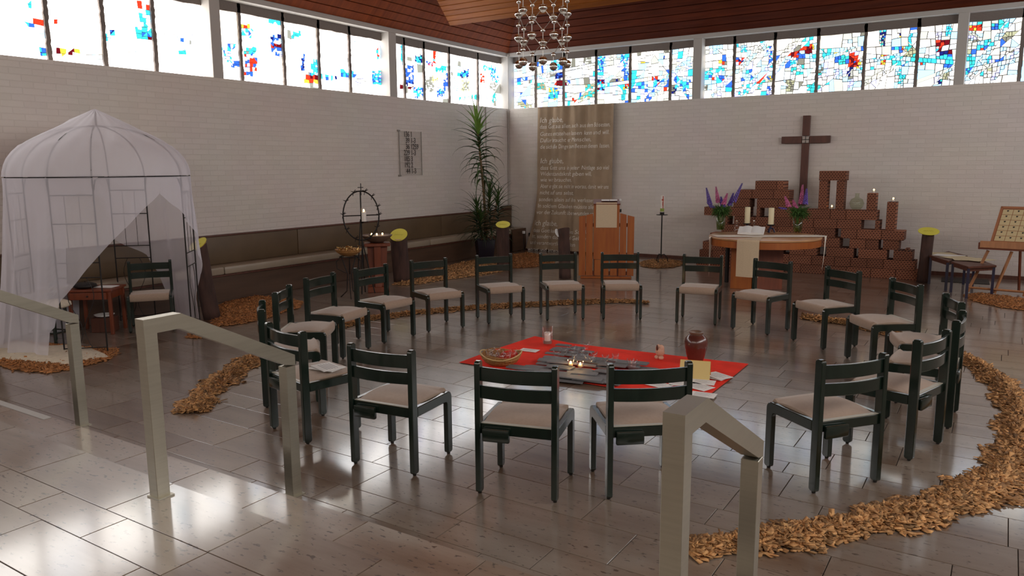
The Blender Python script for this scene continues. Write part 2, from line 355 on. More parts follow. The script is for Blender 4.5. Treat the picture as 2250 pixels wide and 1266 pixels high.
# ---- walls
wl = struct(MB().box(XW-.34, XW, YB-.3, YW+.34, 0, SILL).build('wall_left', M_wall))
wf = struct(MB().box(XW, XR+.3, YW, YW+.34, 0, SILL).build('wall_far', M_wall))
wr_ = MB(); wr_.box(XR, XR+.3, YB-.3, YW, 0, SILL); wr_.box(XR, XR+.3, YB-.3, YW, BEAM-.02, 8.2)
struct(wr_.build('wall_right', M_wall))
wb = MB(); wb.box(XW-.34, XR+.3, YB-.3, YB, 0, 8.2); struct(wb.build('wall_rear', M_wall))
struct(MB().box(XW+.45, XR, YW-.012, YW, 0.0, .065).build('baseboard_far', M_brownwood))
# ---- ledge beams over the glass and concrete window posts
struct(MB().box(XW-.34, XW, YB, YW+.34, HEAD, 4.6).build('trim_1', M_plaster))
struct(MB().box(XW, XR, YW, YW+.34, HEAD, 4.6).build('trim_2', M_plaster))
for n, (a, b) in enumerate(((10.72, 10.92), (7.04, 7.21), (3.34, 3.52), (-.36, -.18))):
    struct(MB().box(XW-.22, XW-.001, a, b, SILL, HEAD).build('window_post', M_plaster, bevel=.004))
for n, (a, b) in enumerate(((-5.27, -5.10), (-.89, -.74))):
    struct(MB().box(a, b, YW+.001, YW+.22, SILL, HEAD).build('window_post', M_plaster, bevel=.004))
struct(MB().box(XW-.22, XW+.02, YW+.001, YW+.22, SILL, HEAD).build('window_post', M_plaster))
# conduits in the corner
tag(MB().tube([(XW+.012, 13.72, .9), (XW+.012, 13.72, SILL)], .012).build('wall_conduit', M_plaster), 'thin pale conduit running up the side wall behind the tall plant', 'pipe')
tag(MB().tube([(XW+.03, YW-.03, .9), (XW+.03, YW-.03, 4.28)], .012).build('corner_conduit', M_plaster), 'thin pale conduit running up the corner of the two brick walls', 'pipe')
# ---- wooden roof
ceil_l = struct(MB().box(0, .01, 0, .01, 0, .01).build('ceiling_left', M_brownwood)); ceil_f = struct(MB().box(0, .01, 0, .01, 0, .01).build('ceiling_far', M_brownwood)); ceil_m = struct(MB().box(0, .01, 0, .01, 0, .01).build('ceiling_main', M_brownwood))
def backing(o, quads):
    me = bpy.data.meshes.new(o.name); vs = []; fs = []
    for q in quads: fs.append(tuple(range(len(vs), len(vs)+len(q)))); vs += q
    me.from_pydata(vs, [], fs); me.materials.append(mat('ceiling_shadow_gap', (.02, .008, .004), .9)); o.data = me
ZA, YA, TILT = 4.537, 12.24, .387
zp = lambda y: ZA-TILT*(y-YA)          # underside of the main slope
YT = 4.2; ZT = zp(YT)                  # where it turns flat
S2 = math.sqrt(.5); BW = .157*1.0347
t = .03
def planks(parent, m, O, D, Wd, n, lens):
    """O origin, D along, Wd across the slope (unit), lens(i)->(a,b)"""
    Nn = D.cross(Wd).normalized()
    for i in range(n):
        ab = lens(i)
        if not ab: continue
        a, b = ab; g = .015
        F = Matrix.Translation(O+Wd*(i*BW)) @ Matrix((D, Wd, Nn)).transposed().to_4x4()
        o = MB().box(a, b, g/2, BW-g/2, -.012, .012).build('plank', m, parent, bevel=.003)
        o.matrix_basis = F
# left slope: rises from the left beam towards +x
def lens_left(i):
    d = (i+.5)*BW*S2; z = BEAM+d
    if z > ZT+.1: return None
    ys = YA-(z-ZA)/TILT if z > ZA else 99
    if z < 5.5: return (-YW+ (i*BW*S2), -YB)
    return (-min(ys+.1, YW), -YB)
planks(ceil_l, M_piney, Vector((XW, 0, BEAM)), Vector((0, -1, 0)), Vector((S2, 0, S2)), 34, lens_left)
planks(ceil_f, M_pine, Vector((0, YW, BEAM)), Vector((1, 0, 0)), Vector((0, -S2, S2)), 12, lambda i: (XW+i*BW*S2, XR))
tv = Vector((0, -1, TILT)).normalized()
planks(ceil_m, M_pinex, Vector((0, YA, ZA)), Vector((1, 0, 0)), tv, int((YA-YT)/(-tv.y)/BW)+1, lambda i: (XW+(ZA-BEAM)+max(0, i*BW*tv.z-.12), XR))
backing(ceil_l, [[(XW-.02, YB, BEAM), (XW-.02, YW, BEAM), (XW+4.2, YW, BEAM+4.22), (XW+4.2, YB, BEAM+4.22)]])
backing(ceil_f, [[(XW, YW+.02, BEAM), (XR, YW+.02, BEAM), (XR, YW-1.4, BEAM+1.42), (XW, YW-1.4, BEAM+1.42)],
                 [(XW, YW-1.4, BEAM+1.42), (XR, YW-1.4, BEAM+1.42), (XR, YA, ZA+.03), (XW, YA, ZA+.03)]])
backing(ceil_m, [[(XW, YA, ZA+.025), (XR, YA, ZA+.025), (XR, YT, ZT+.025), (XW, YT, ZT+.025)], [(XW, YT, ZT+.02), (XR, YT, ZT+.02), (XR, YB, ZT+.02), (XW, YB, ZT+.02)]])
# ---- stained glass
GL = {'W': ((1, .955, .90), 1.0), 'w': ((.94, .95, .97), .8), 'c': ((1, .94, .80), .7), 'L': ((.42, .74, 1), .62), 'C': ((.03, .50, .85), .42), 'T': ((.04, .50, .48), .30),
      'B': ((.03, .12, .78), .30), 'D': ((.02, .03, .30), .14), 'R': ((1.0, .04, .015), .28), 'K': ((.25, .01, .02), .14), 'Y': ((1.0, .55, .05), .32), 'G': ((.45, .45, .38), .18),
      'O': ((.62, .62, .34), .26), 'V': ((.42, .42, .95), .42), 'g': ((.78, .78, .74), .34)}
GM = {k: emit('pane_'+n, c, GLOW*s) for (k, (c, s)), n in zip(GL.items(), ('clear', 'cool', 'straw', 'pale_blue', 'cyan', 'teal', 'blue', 'navy', 'red', 'wine', 'amber', 'smoke', 'olive', 'lilac', 'grey'))}
FARM = dict(GM); FARM.update(W=emit('pane_cream', (1, .97, .88), GLOW*.46), w=emit('pane_cool_pale', (.84, .92, 1), GLOW*.36), c=emit('pane_straw_pale', (1, .93, .74), GLOW*.26), L=emit('pane_sky', (.36, .68, 1), GLOW*.34), g=emit('pane_smoke_pale', (.74, .76, .68), GLOW*.20), G=emit('pane_smoke_dark', (.42, .41, .33), GLOW*.13), O=emit('pane_olive_pale', (.60, .60, .38), GLOW*.18))
M_lead = mat('dark_lead', (.05, .042, .038), .6)
M_mull = mat('window_mortar', (.17, .14, .125), .9, bump=.6, bscale=30)
# spots: x, y, half width, half height in the photograph, colours
SP = '''73 45 24 5 RKR;119 51 8 6 R;76 54 22 4 BCB;68 9 9 6 C;72 70 22 12 wWL;98 112 14 9 CTB;147 116 24 7 RYK;205 122 22 7 gLV;245 68 10 5 BD;243 80 12 7 CL;244 96 9 5 C;313 40 17 15 CLCB;316 74 16 9 LCBT;317 88 16 4 KYK;308 103 14 6 LB;314 11 14 6 WR;358 73 14 6 g;403 90 12 6 LB;402 116 9 6 CT;428 33 5 4 V;384 74 10 9 gW;
500 107 18 7 BCL;502 127 10 14 TVL;515 138 8 9 B;536 57 15 6 RYR;540 74 17 9 LCBV;541 112 18 5 TCG;549 140 14 26 BVWR;602 45 15 9 CTC;606 79 14 6 DBL;607 88 13 9 LB;607 99 14 4 RK;608 113 14 10 LBV;640 61 14 5 g;650 76 9 7 TC;640 90 6 9 g;644 120 22 6 cW;666 136 4 24 BDB;690 148 8 18 CLC;684 174 16 10 RYKR;694 160 14 5 LCB;724 169 26 5 CLDB;757 136 9 12 gW;762 162 18 8 BDC;775 92 8 6 Lg;793 176 16 9 Vg;832 118 7 12 CLR;826 170 10 14 BCTV;
884 110 5 34 WLC;897 165 13 20 BDVB;893 191 14 3 KR;916 205 11 12 BCL;919 130 9 9 CTD;953 122 4 14 RCR;946 141 10 6 BVR;967 151 13 6 TCT;965 163 14 8 WTW;978 177 8 18 BV;955 172 8 8 YOg;968 203 10 10 TgB;942 188 10 14 gG;1004 152 14 5 LVL;1018 161 12 8 BCD;1021 185 9 16 OGc;1001 183 8 18 Lg;1059 173 5 9 RWR;1070 148 10 6 CLC;1082 160 6 12 BCL;1088 172 8 9 BWgC;1085 190 9 9 gG;1030 214 24 6 gTL;1087 215 6 12 Tg;
1128 180 5 54 DBBDR;1146 172 14 3 VB;1155 179 16 4 GgT;1155 231 16 6 O;1190 128 8 14 gT;1221 140 11 22 CLCB;1229 165 10 9 BD;1229 184 16 5 KYRK;1216 206 12 16 LCBTY;1190 190 10 10 TO;1244 186 8 9 BOV;1252 223 17 5 RYBR;1234 150 9 16 LB;1299 192 14 13 TO;1293 130 12 10 gG;1292 211 17 6 OT;1310 170 18 4 VL;1323 140 9 18 CLB;1322 186 11 14 CDKBR;1350 176 16 4 DG;1350 129 14 5 g;1373 132 9 18 CBLV;1377 160 9 12 LB;1377 184 11 13 KRBCY;1370 210 7 16 CT;1412 140 6 4 Y;1400 176 9 9 TCL;1404 190 20 9 LBCV;1430 198 16 8 LWBV;1450 184 18 14 BCDRL;1465 112 7 7 G;1487 128 18 4 BRV;1463 129 10 4 DB;1477 165 14 16 CBLWB;1500 184 18 14 LCBG;1507 150 12 8 VLW;1480 196 9 12 GD;1502 176 18 5 DG;
1565 121 22 4 BCRB;1575 137 19 5 RKRYR;1575 153 19 9 LCTL;1579 172 14 5 RBRV;1554 168 12 12 LBC;1552 192 8 10 Gg;1573 202 14 12 BVLYB;1590 190 8 8 gW;1570 106 22 9 LWCL;1619 96 6 12 BC;1621 114 6 4 Y;1625 133 12 8 RBDV;1634 108 8 12 CL;1637 195 9 12 TLgC;1640 165 18 16 LTWLB;1671 166 7 11 KRK;1672 187 8 12 TgL;1679 97 12 11 TCW;1690 120 8 24 VLWCB;1692 174 7 9 YOB;1690 200 5 14 VB;1660 110 14 14 WgW;
1775 82 15 8 TCLT;1773 107 18 8 KRYRK;1746 121 12 7 RKB;1771 124 22 9 BLBCY;1741 139 9 5 C;1780 136 5 5 Y;1753 154 16 10 WLT;1801 149 8 11 GL;1802 164 8 4 T;1796 174 14 5 KTK;1790 192 16 10 CTVB;1735 190 11 14 GO;1840 112 14 5 RYLC;1822 116 16 8 LCTB;1881 112 14 7 BV;1874 130 12 18 RKRB;1850 134 14 12 LTBT;1846 160 16 12 WVL;1870 152 7 16 gD;1872 184 8 13 VL;1887 140 8 10 RYLW;1869 78 6 12 GT;
1943 72 9 12 gDBC;1942 95 9 9 gGDT;1962 106 18 6 BDCB;1979 104 6 9 RYR;1941 130 8 16 YRKY;1958 124 16 8 TLDV;1980 82 6 14 DYBV;1999 80 9 16 CLCT;1999 112 12 16 OGT;1985 136 22 8 LTCTL;1980 170 8 22 CTL;1944 158 12 10 gTV;1905 140 20 7 LgW;1903 182 18 10 Og;2022 134 10 8 VRC;2030 142 14 5 LWL;2051 133 5 5 Y;2040 131 12 5 DTG;2074 97 18 8 RKRK;2074 112 18 7 CDCRK;2075 128 16 8 LBTC;2075 140 18 7 BRYDB;2083 62 8 20 CLC;2066 170 8 16 gDTg;2082 165 9 14 Og;2060 80 10 10 WwV;
2138 50 22 6 CLTL;2145 58 24 7 YKRY;2140 76 12 16 gVGL;2137 96 16 10 LCLg;2135 114 18 8 OBRY;2160 106 12 10 CTRgB;2135 130 12 12 CTVL;2142 141 14 7 RDBC;2165 126 12 16 WCgL;2130 160 9 18 CLB;2160 95 22 6 TLC;2218 78 16 16 OG;2190 55 16 8 TBGL;2206 44 14 7 LCB;2195 134 26 6 VB;2180 158 24 14 cOW;2225 132 10 5 g;2215 108 30 4 WL;2243 120 6 16 CLg;2245 60 6 6 G'''
SPOTS = []
for q in SP.replace('\n', '').split(';'):
    a = q.split(); SPOTS.append((float(a[0]), float(a[1]), float(a[2]), float(a[3]), a[4]))
BANDS = [(1417, 223, 1476, 166, 6, 'BwLgV'), (1476, 166, 1522, 126, 7, 'VLwg'), (1476, 161, 1520, 218, 6, 'CLBWw'), (1557, 215, 1611, 166, 6, 'LWVg'), (1611, 166, 1691, 89, 7, 'WLgW'), (1621, 212, 1699, 140, 6, 'LCVw'),
 (1183, 166, 1310, 140, 3, 'gwW'), (1272, 223, 1312, 183, 5, 'TOg'), (1310, 190, 1410, 176, 4, 'LgCV'), (1700, 152, 1750, 84, 6, 'Wgc'), (1799, 113, 1892, 107, 5, 'TLgw'), (1799, 131, 1867, 113, 4, 'LCWT'), (1700, 160, 1730, 130, 5, 'LVw'),
 (1900, 136, 1970, 122, 4, 'LwC'), (1970, 128, 2094, 137, 5, 'CLTw'), (2125, 178, 2222, 42, 7, 'CLwWL'), (2178, 178, 2238, 108, 5, 'LwV'), (2040, 170, 2094, 150, 4, 'gLw'), (1905, 180, 1960, 150, 5, 'cgw'), (1124, 178, 1190, 168, 4, 'VBL'), (2150, 150, 2250, 128, 5, 'Lgw')]
def clip(poly, n, d):
    out = []
    for i in range(len(poly)):
        p, q = poly[i], poly[(i+1) % len(poly)]; a = p[0]*n[0]+p[1]*n[1]-d; b = q[0]*n[0]+q[1]*n[1]-d
        if a >= 0: out.append(p)
        if (a >= 0) != (b >= 0): tt = a/(a-b); out.append((p[0]+(q[0]-p[0])*tt, p[1]+(q[1]-p[1])*tt))
    return out
def parea(p): return abs(sum(p[i][0]*p[(i+1) % len(p)][1]-p[(i+1) % len(p)][0]*p[i][1] for i in range(len(p))))/2
def glaze(win, rects, P, rg, rich, tilt_bias):
    """rects (u0,u1,v0,v1); P(u,v,depth)->world; every piece of glass is its own part"""
    cnt = 0; leftover = {}
    for (u0, u1, v0, v1) in rects:
        stack = [[(u0, v0), (u1, v0), (u1, v1), (u0, v1)]]; cells = []
        for sdef in range(1):
            if rg.random() < (.85 if rich else .4):
                a = rg.choice((-1, 1))*rg.uniform(.5, 1.1) if not tilt_bias else rg.uniform(.5, 1.0)
                n = (math.sin(a), -math.cos(a)); c = (rg.uniform(u0, u1), rg.uniform(v0+.2, v1-.2)); d = n[0]*c[0]+n[1]*c[1]
                new = []
                for s_ in stack:
                    A = clip(s_, n, d); B = clip(s_, (-n[0], -n[1]), -d)
                    new += [q for q in (A, B) if len(q) > 2 and parea(q) > .002]
                stack = new
        if rich:
            for bd in BANDS:
                for off in (-bd[4], bd[4]):
                    ll = math.hypot(bd[2]-bd[0], bd[3]-bd[1]); nx, ny = -(bd[3]-bd[1])/ll*off, (bd[2]-bd[0])/ll*off
                    a3, b3 = aty(bd[0]+nx, bd[1]+ny, GY), aty(bd[2]+nx, bd[3]+ny, GY); n = (-(b3.z-a3.z), b3.x-a3.x); m_ = math.hypot(*n); n = (n[0]/m_, n[1]/m_); d = n[0]*a3.x+n[1]*a3.z; new = []
                    lo3, hi3 = min(a3.x, b3.x), max(a3.x, b3.x)
                    for s_ in stack:
                        if max(p[0] for p in s_) < lo3 or min(p[0] for p in s_) > hi3: new.append(s_); continue
                        A = clip(s_, n, d); B = clip(s_, (-n[0], -n[1]), -d)
                        if len(A) > 2 and len(B) > 2 and parea(A) > .0015 and parea(B) > .0015: new += [A, B]
                        else: new.append(s_)
                    stack = new
        while stack:
            s_ = stack.pop(); us = [p[0] for p in s_]; vs_ = [p[1] for p in s_]; W, H = max(us)-min(us), max(vs_)-min(vs_)
            cu, cv = sum(us)/len(us), sum(vs_)/len(vs_); pc = pj(P(cu, cv, 0)); hit = None; near = False
            if rich:
                for bd in BANDS:
                    ax_, ay_, bx_, by_ = bd[:4]; ll = math.hypot(bx_-ax_, by_-ay_); tt2 = ((pc[0]-ax_)*(bx_-ax_)+(pc[1]-ay_)*(by_-ay_))/ll**2; dd = abs((pc[0]-ax_)*(by_-ay_)-(pc[1]-ay_)*(bx_-ax_))/ll
                    if 0 <= tt2 <= 1 and dd < bd[4]: hit = (0, 0, 24, 9, bd[5]); break
            for sp in SPOTS:
                if hit: break
                dx, dy = abs(pc[0]-sp[0])/sp[2], abs(pc[1]-sp[1])/sp[3]
                if dx < (.92 if rich else 1.05) and dy < (.92 if rich else 1.05): hit = sp; break
                if dx < 1.0+W*60/sp[2] and dy < 1.0+H*60/sp[3]: near = True
            if hit: big = max(.038, min(.066, hit[2]*.0082/1.9)); 
            elif near: big = .10 if not rich else .12
            else: big = .30 if rich else .5
            if max(W, H) > big*1.35 and (W > .04 or H > .04):
                if W > H*1.05 or (W > H*.7 and rg.random() < .3): n = (1, rg.uniform(-.14, .14)); 
                else: n = (rg.uniform(-.14, .14), 1)
                if hit and rg.random() < .12: n = (1, rg.choice((-1, 1)))
                c = (min(us)+W*rg.uniform(.36, .64), min(vs_)+H*rg.uniform(.36, .64))
                if near and not hit:       # cut along the edge of a coloured patch
                    c = (min(us)+W*rg.uniform(.25, .75), min(vs_)+H*rg.uniform(.25, .75))
                d = n[0]*c[0]+n[1]*c[1]; A = clip(s_, n, d); B = clip(s_, (-n[0], -n[1]), -d)
                if len(A) > 2 and len(B) > 2 and parea(A) > .0006 and parea(B) > .0006: stack += [A, B]; continue
            if hit: k = rg.choice(hit[4])
            else:
                k = rg.choices('WwcLgVGCB', (52 if rich else 60, 14, 9, 13 if rich else .6, 8 if rich else 2, 5 if rich else .6, 2, 4 if rich else .1, 2 if rich else .1))[0]
            if not hit and parea(s_) > .035: k = rg.choice('WWWwc') if not rich else rg.choice('WWWwcLw')
            if rich and parea(s_) > .014 and k in 'BDRKVC': k = rg.choice('LwgW')
            cells.append((s_, k))
        for s_, k in cells:
            cu, cv = sum(p[0] for p in s_)/len(s_), sum(p[1] for p in s_)/len(s_)
            g = (.0095 if rich else .0028) if k in 'Ww' else (.0065 if rich else .0050)
            q = []
            for p in s_:
                dx, dy = p[0]-cu, p[1]-cv; L_ = math.hypot(dx, dy)+1e-6; f = max(.6, 1-g*1.25/L_); q.append((cu+dx*f, cv+dy*f))
            n = len(q); vs3 = [P(u, v, .012) for u, v in q]+[P(u, v, -.004) for u, v in q]
            fs = [tuple(range(n)), tuple(range(2*n-1, n-1, -1))]+[(i, i+n, (i+1) % n+n, (i+1) % n) for i in range(n)]
            if cnt < 298: MB().add(vs3, fs).build('glass_piece', (FARM if rich else GM)[k], win); cnt += 1
            else:
                leftover.setdefault(k, MB()).add(vs3, fs)
    if leftover:
        mb = MB(); ks = list(leftover)
        for i, k in enumerate(ks): mb.cur = i; mb.add(leftover[k].v, leftover[k].f)
        o = mb.build('glass_piece', [(FARM if rich else GM)[k] for k in ks], win); o['kind'] = 'stuff'
def window(idx, bars, side, seed, rich, tilt_bias=False, top=None):
    """bars: list of edges between which the lights lie, first and last the frame"""
    rg = random.Random(seed); win_mb = MB(); top = top or GTOP
    if side == 'left': P = lambda u, v, d: (GX+d, u, v)
    else: P = lambda u, v, d: (u, GY-d, v)
    u0, u1 = bars[0], bars[-1]
    vs8 = [P(u0, SILL-.02, -.012), P(u1, SILL-.02, -.012), P(u1, HEAD, -.012), P(u0, HEAD, -.012), P(u0, SILL-.02, -.005), P(u1, SILL-.02, -.005), P(u1, HEAD, -.005), P(u0, HEAD, -.005)]
    win_mb.add(vs8, [(0,3,2,1),(4,5,6,7),(0,1,5,4),(1,2,6,5),(2,3,7,6),(3,0,4,7)])
    win = struct(win_mb.build('window_%d' % idx, M_lead))
    # ragged mortar bars and top rail
    def ragged(a, b, c, d, horiz):
        n = 26; ed1 = []; ed2 = []
        for i in range(n+1):
            s_ = i/n; j1, j2 = rg.uniform(-.007, .007), rg.uniform(-.007, .007)
            if horiz: ed1.append((a+(b-a)*s_, c+j1)); ed2.append((a+(b-a)*s_, d+j2*0))
            else: ed1.append((a+j1, c+(d-c)*s_)); ed2.append((b+j2, c+(d-c)*s_))
        poly = ed1+ed2[::-1]; m = len(poly); vs3 = [P(u, v, .045) for u, v in poly]+[P(u, v, -.002) for u, v in poly]
        mb = MB()
        for i in range(n):
            q = [ed1[i], ed1[i+1], ed2[i+1], ed2[i]]
            v3 = [P(u, v, .045) for u, v in q]+[P(u, v, -.002) for u, v in q]
            mb.add(v3, [(0,1,2,3),(0,4,5,1),(1,5,6,2),(2,6,7,3),(3,7,4,0)])
        return mb
    ragged(u0, u1, top, HEAD+.02, True).build('top_rail', M_mull, win)
    for b in bars[1:-1]: ragged(b-.026, b+.026, SILL-.01, HEAD, False).build('glazing_bar', M_mull, win)
    rects = [(bars[i]+(.02 if i else .0), bars[i+1]-(.02 if i < len(bars)-2 else 0), SILL-.01, top+.01) for i in range(len(bars)-1)]
    glaze(win, rects, P, rg, rich, tilt_bias)
    return win
window(1, [3.52, 4.26, 4.93, 5.61, 6.30, 7.04], 'left', 21, False)
window(2, [7.21, 7.67, 8.48, 9.21, 9.92, 10.72], 'left', 22, False)
window(3, [10.92, 11.34, 11.92, 12.72, 13.72, 14.60], 'left', 23, False)
window(4, [-9.46, -8.89, -8.19, -7.42, -6.65, -5.79, -5.27], 'far', 24, True, True)
window(5, [-5.10, -4.53, -3.79, -3.04, -2.27, -1.46, -.89], 'far', 25, True, True)
window(6, [-.74, 0.0, .9, 1.8, 2.7, 3.68], 'far', 26, True, True)
# windows outside the frame: plain clear bands
def plain(idx, q):
    me = bpy.data.meshes.new('w'); me.from_pydata(q, [], [(0, 1, 2, 3)]); me.materials.append(GM['w']); o = bpy.data.objects.new('window_%d' % idx, me); COL.objects.link(o); struct(o)
plain(7, [(GX, -.18, SILL), (GX, 3.34, SILL), (GX, 3.34, HEAD), (GX, -.18, HEAD)])
plain(8, [(GX, -4, SILL), (GX, -.36, SILL), (GX, -.36, HEAD), (GX, -4, HEAD)])
plain(9, [(XR+.15, 2, SILL), (XR+.15, YW, SILL), (XR+.15, YW, HEAD), (XR+.15, 2, HEAD)])
# ================================================================== CHAIRS
def make_chair():
    W, D, H, SH = .445, .40, .785, .425      # post centres apart, depth, back height, seat rail top
    px, py = .033, .056
    t = thing('chair', 'x', 'chair')
    def post(x):
        n = 6; y0, y1 = -py/2, py/2; r = .018
        def arc(cy, cz, a0, a1): return [(cy+r*math.cos(a0+(a1-a0)*i/n), cz+r*math.sin(a0+(a1-a0)*i/n)) for i in range(n+1)]
        poly = arc(y1-r, H-r, 0, PI/2)+arc(y0+r, H-r, PI/2, PI)+arc(y0+r, .012+r, PI, 1.5*PI)+arc(y1-r, .012+r, 1.5*PI, 2*PI)
        return MB().prism(poly, 'x', x-px/2, x+px/2).build('rear_leg', M_green, t, bevel=.004)
    def front(x):
        n = 6; r = .018; R_ = .04; yb, yf = D-py/2, D+py/2
        poly = [(yf-R_+R_*math.cos(a), SH-R_+R_*math.sin(a)) for a in [PI/2*i/n for i in range(n+1)]]
        poly += [(py/2, SH), (py/2, SH-.062), (yb-.02, SH-.062), (yb-.006, SH-.068), (yb, SH-.085)]
        poly += [(yb+r+r*math.cos(a), .012+r+r*math.sin(a)) for a in [PI+PI/2*i/n for i in range(n+1)]]
        poly += [(yf-r+r*math.cos(a), .012+r+r*math.sin(a)) for a in [1.5*PI+PI/2*i/n for i in range(n+1)]]
        return MB().prism(poly, 'x', x-px/2, x+px/2).build('front_leg', M_green, t, bevel=.004)
    for x in (-W/2, W/2): post(x); front(x)
    for i, (z0, z1) in enumerate(((.672, .752), (.572, .646))):
        mb = MB(); n = 10; vs = []; 
        for k in range(n+1):
            s_ = k/n; x = -W/2+W*s_; sag = -.030*math.sin(PI*s_)
            for (yy, zz) in ((-.011, z0), (.009, z0), (.009, z1), (-.011, z1)): vs.append((x, yy+sag, zz))
        fs = [(a, a+1, a+5, a+4) for k in range(n) for a in (4*k, 4*k+1, 4*k+2)]+[(4*k+3, 4*k, 4*k+4, 4*k+7) for k in range(n)]+[(0, 3, 2, 1), (4*n, 4*n+1, 4*n+2, 4*n+3)]
        o = mb.add(vs, fs).build('back_rail', M_green, t, bevel=.003); smooth_angle(o, 30)
    MB().box(-W/2+px/2, W/2-px/2, -.012, .012, SH-.062, SH-.002).build('seat_rail', M_green, t, bevel=.003)
    # seat: padded square with a front that rolls down between the legs
    n = 12; w2 = W/2-px/2-.002; mb = MB(); vs = []; rows_ = [(.016, SH-.02, 0), (.016, SH+.001, 0), (.05, SH+.012, 1)]
    ys = [.05+(D-.03-.05)*i/8 for i in range(1, 9)]
    for i, y in enumerate(ys): rows_.append((y, SH+.012+.018*math.sin(PI*min(1, (i+1)/9)), 1))
    rows_ += [(D+.008, SH+.018, 1), (D+.024, SH+.002, 1), (D+.028, SH-.025, 1), (D+.024, SH-.06, 1), (D+.012, SH-.066, 1), (.05, SH-.05, 0)]
    for (y, z, c) in rows_:
        for k in range(n+1):
            s_ = k/n*2-1; e = (1-abs(s_)**3); zz = z+(e-1)*.016*(1 if c else 0) if y < D else z; yy = y+(e-1)*.012*(1 if y >= D else 0)
            vs.append((s_*w2, yy, zz))
    m = n+1; R_ = len(rows_)
    fs = [(i*m+k, i*m+k+1, (i+1)*m+k+1, (i+1)*m+k) for i in range(R_-1) for k in range(n)]+[((R_-1)*m+k, (R_-1)*m+k+1, k+1, k) for k in range(n)]
    fs += [tuple(i*m for i in range(R_)), tuple(i*m+n for i in range(R_-1, -1, -1))]
    o = mb.add(vs, fs).build('seat', M_seat, t, smooth=False); smooth_angle(o, 60)
    MB().box(-W/2+px/2, W/2-px/2, -.008, .018, SH-.001, SH+.003).build('seat_edge_sheen', M_edge_sheen, t)  # strip carrying the painted gloss of the frame top
    o = MB().box(-W/2+.03, -W/2+.19, -.042, -.014, SH-.098, SH-.022).build('row_connector', M_green, t, bevel=.008, seg=2); smooth_angle(o, 30)
    for (x, y) in ((-W/2, 0), (W/2, 0), (-W/2, D), (W/2, D)):
        MB().lathe([(.004, 0), (.011, .002), (.012, .008), (.008, .016)], 8, (x, y, 0)).build('glide', M_black, t)
    return t
chair0 = make_chair()
CH = dict(A=((1045,792),(1226,805)),B=((1336,800),(1519,793)),C=((766,753),(909,770)),D=((590,708),(664,728)),E=((573,660),(577,679)),F=((598,642),(627,626)),G=((674,610),(730,598)),H=((780,589),(849,579)),
 I=((903,572),(979,566)),J=((1046,561),(1123,557)),K=((1186,556),(1266,554)),L=((1322,554),(1403,554)),M=((1504,558),(1586,561)),N=((1659,567),(1739,575)),O=((1818,584),(1890,596)),P=((1959,609),(2026,626)),
 Q=((2078,643),(2114,664)),R=((2116,681.5),(2102,704)),S=((2083,723.6),(2016,747)),T=((1947,775),(1800,791)),U=((284,574),(371,570)))
LBL = dict(A='green chair seen from behind, directly in front of the round cane basket', B='green chair seen from behind, between the red cloth and the closest metal handrail',
 C='green chair seen from behind, standing between the closest pair and the paper-strewn chair', D='green chair half behind the middle handrail with folded papers on its seat',
 E='green chair seen edge on, half hidden behind the chair with papers', F='green chair in the ring beside the wood chips closest to the white tent',
 G='green chair in the ring before the bench, two places from the white tent', H='green chair in the ring in front of the iron candle wheel and bowl pedestal',
 I='green chair in the ring in front of the log with the tilted yellow disc', J='green chair in the ring in front of the dark plant pot', K='green chair in the ring in front of the log at the brown cloth banner',
 L='green chair in the ring directly in front of the orange lectern', M='green chair in the ring between the tall black candle stand and the altar', N='green chair in the ring in front of the altar pedestal',
 O='green chair in the ring in front of the altar end with the hanging cloth corner', P='green chair in the ring in front of the low end of the brick stack', Q='green chair in the ring nearest the easel, facing the vase',
 R='green chair seen side on, backed by the curving wood chips', S='green chair seen from behind between the side-on chair and the big handrail chair', T='green chair seen from behind, its legs on the brightest floor reflections',
 U='green chair standing alone inside the white veiled pavilion')
FIX = {}
for k, (a, b) in CH.items():
    A_, B_ = atz(*a, .785), atz(*b, .785); mid = (A_+B_)/2; d = B_-A_; ang = math.atan2(d.y, d.x)
    face = ang+PI/2 if k in 'ABCDE' else ang-PI/2
    if k == 'F': mid = (mid[0]+.02, mid[1]+.02)
    loc = (mid[0], mid[1], 0); rz = face-PI/2
    if k == 'E': rz = math.radians(50)-PI/2
    if k == 'A': chair0.location = loc; chair0.rotation_euler = (0, 0, rz); chair0['label'] = LBL[k]; chair0['group'] = 'chairs set in a ring'
    else:
        c = dup(chair0, loc, rz, LBL[k])
        if k == 'U' and 'group' in c: del c['group']
    FIX[k] = (loc, rz)

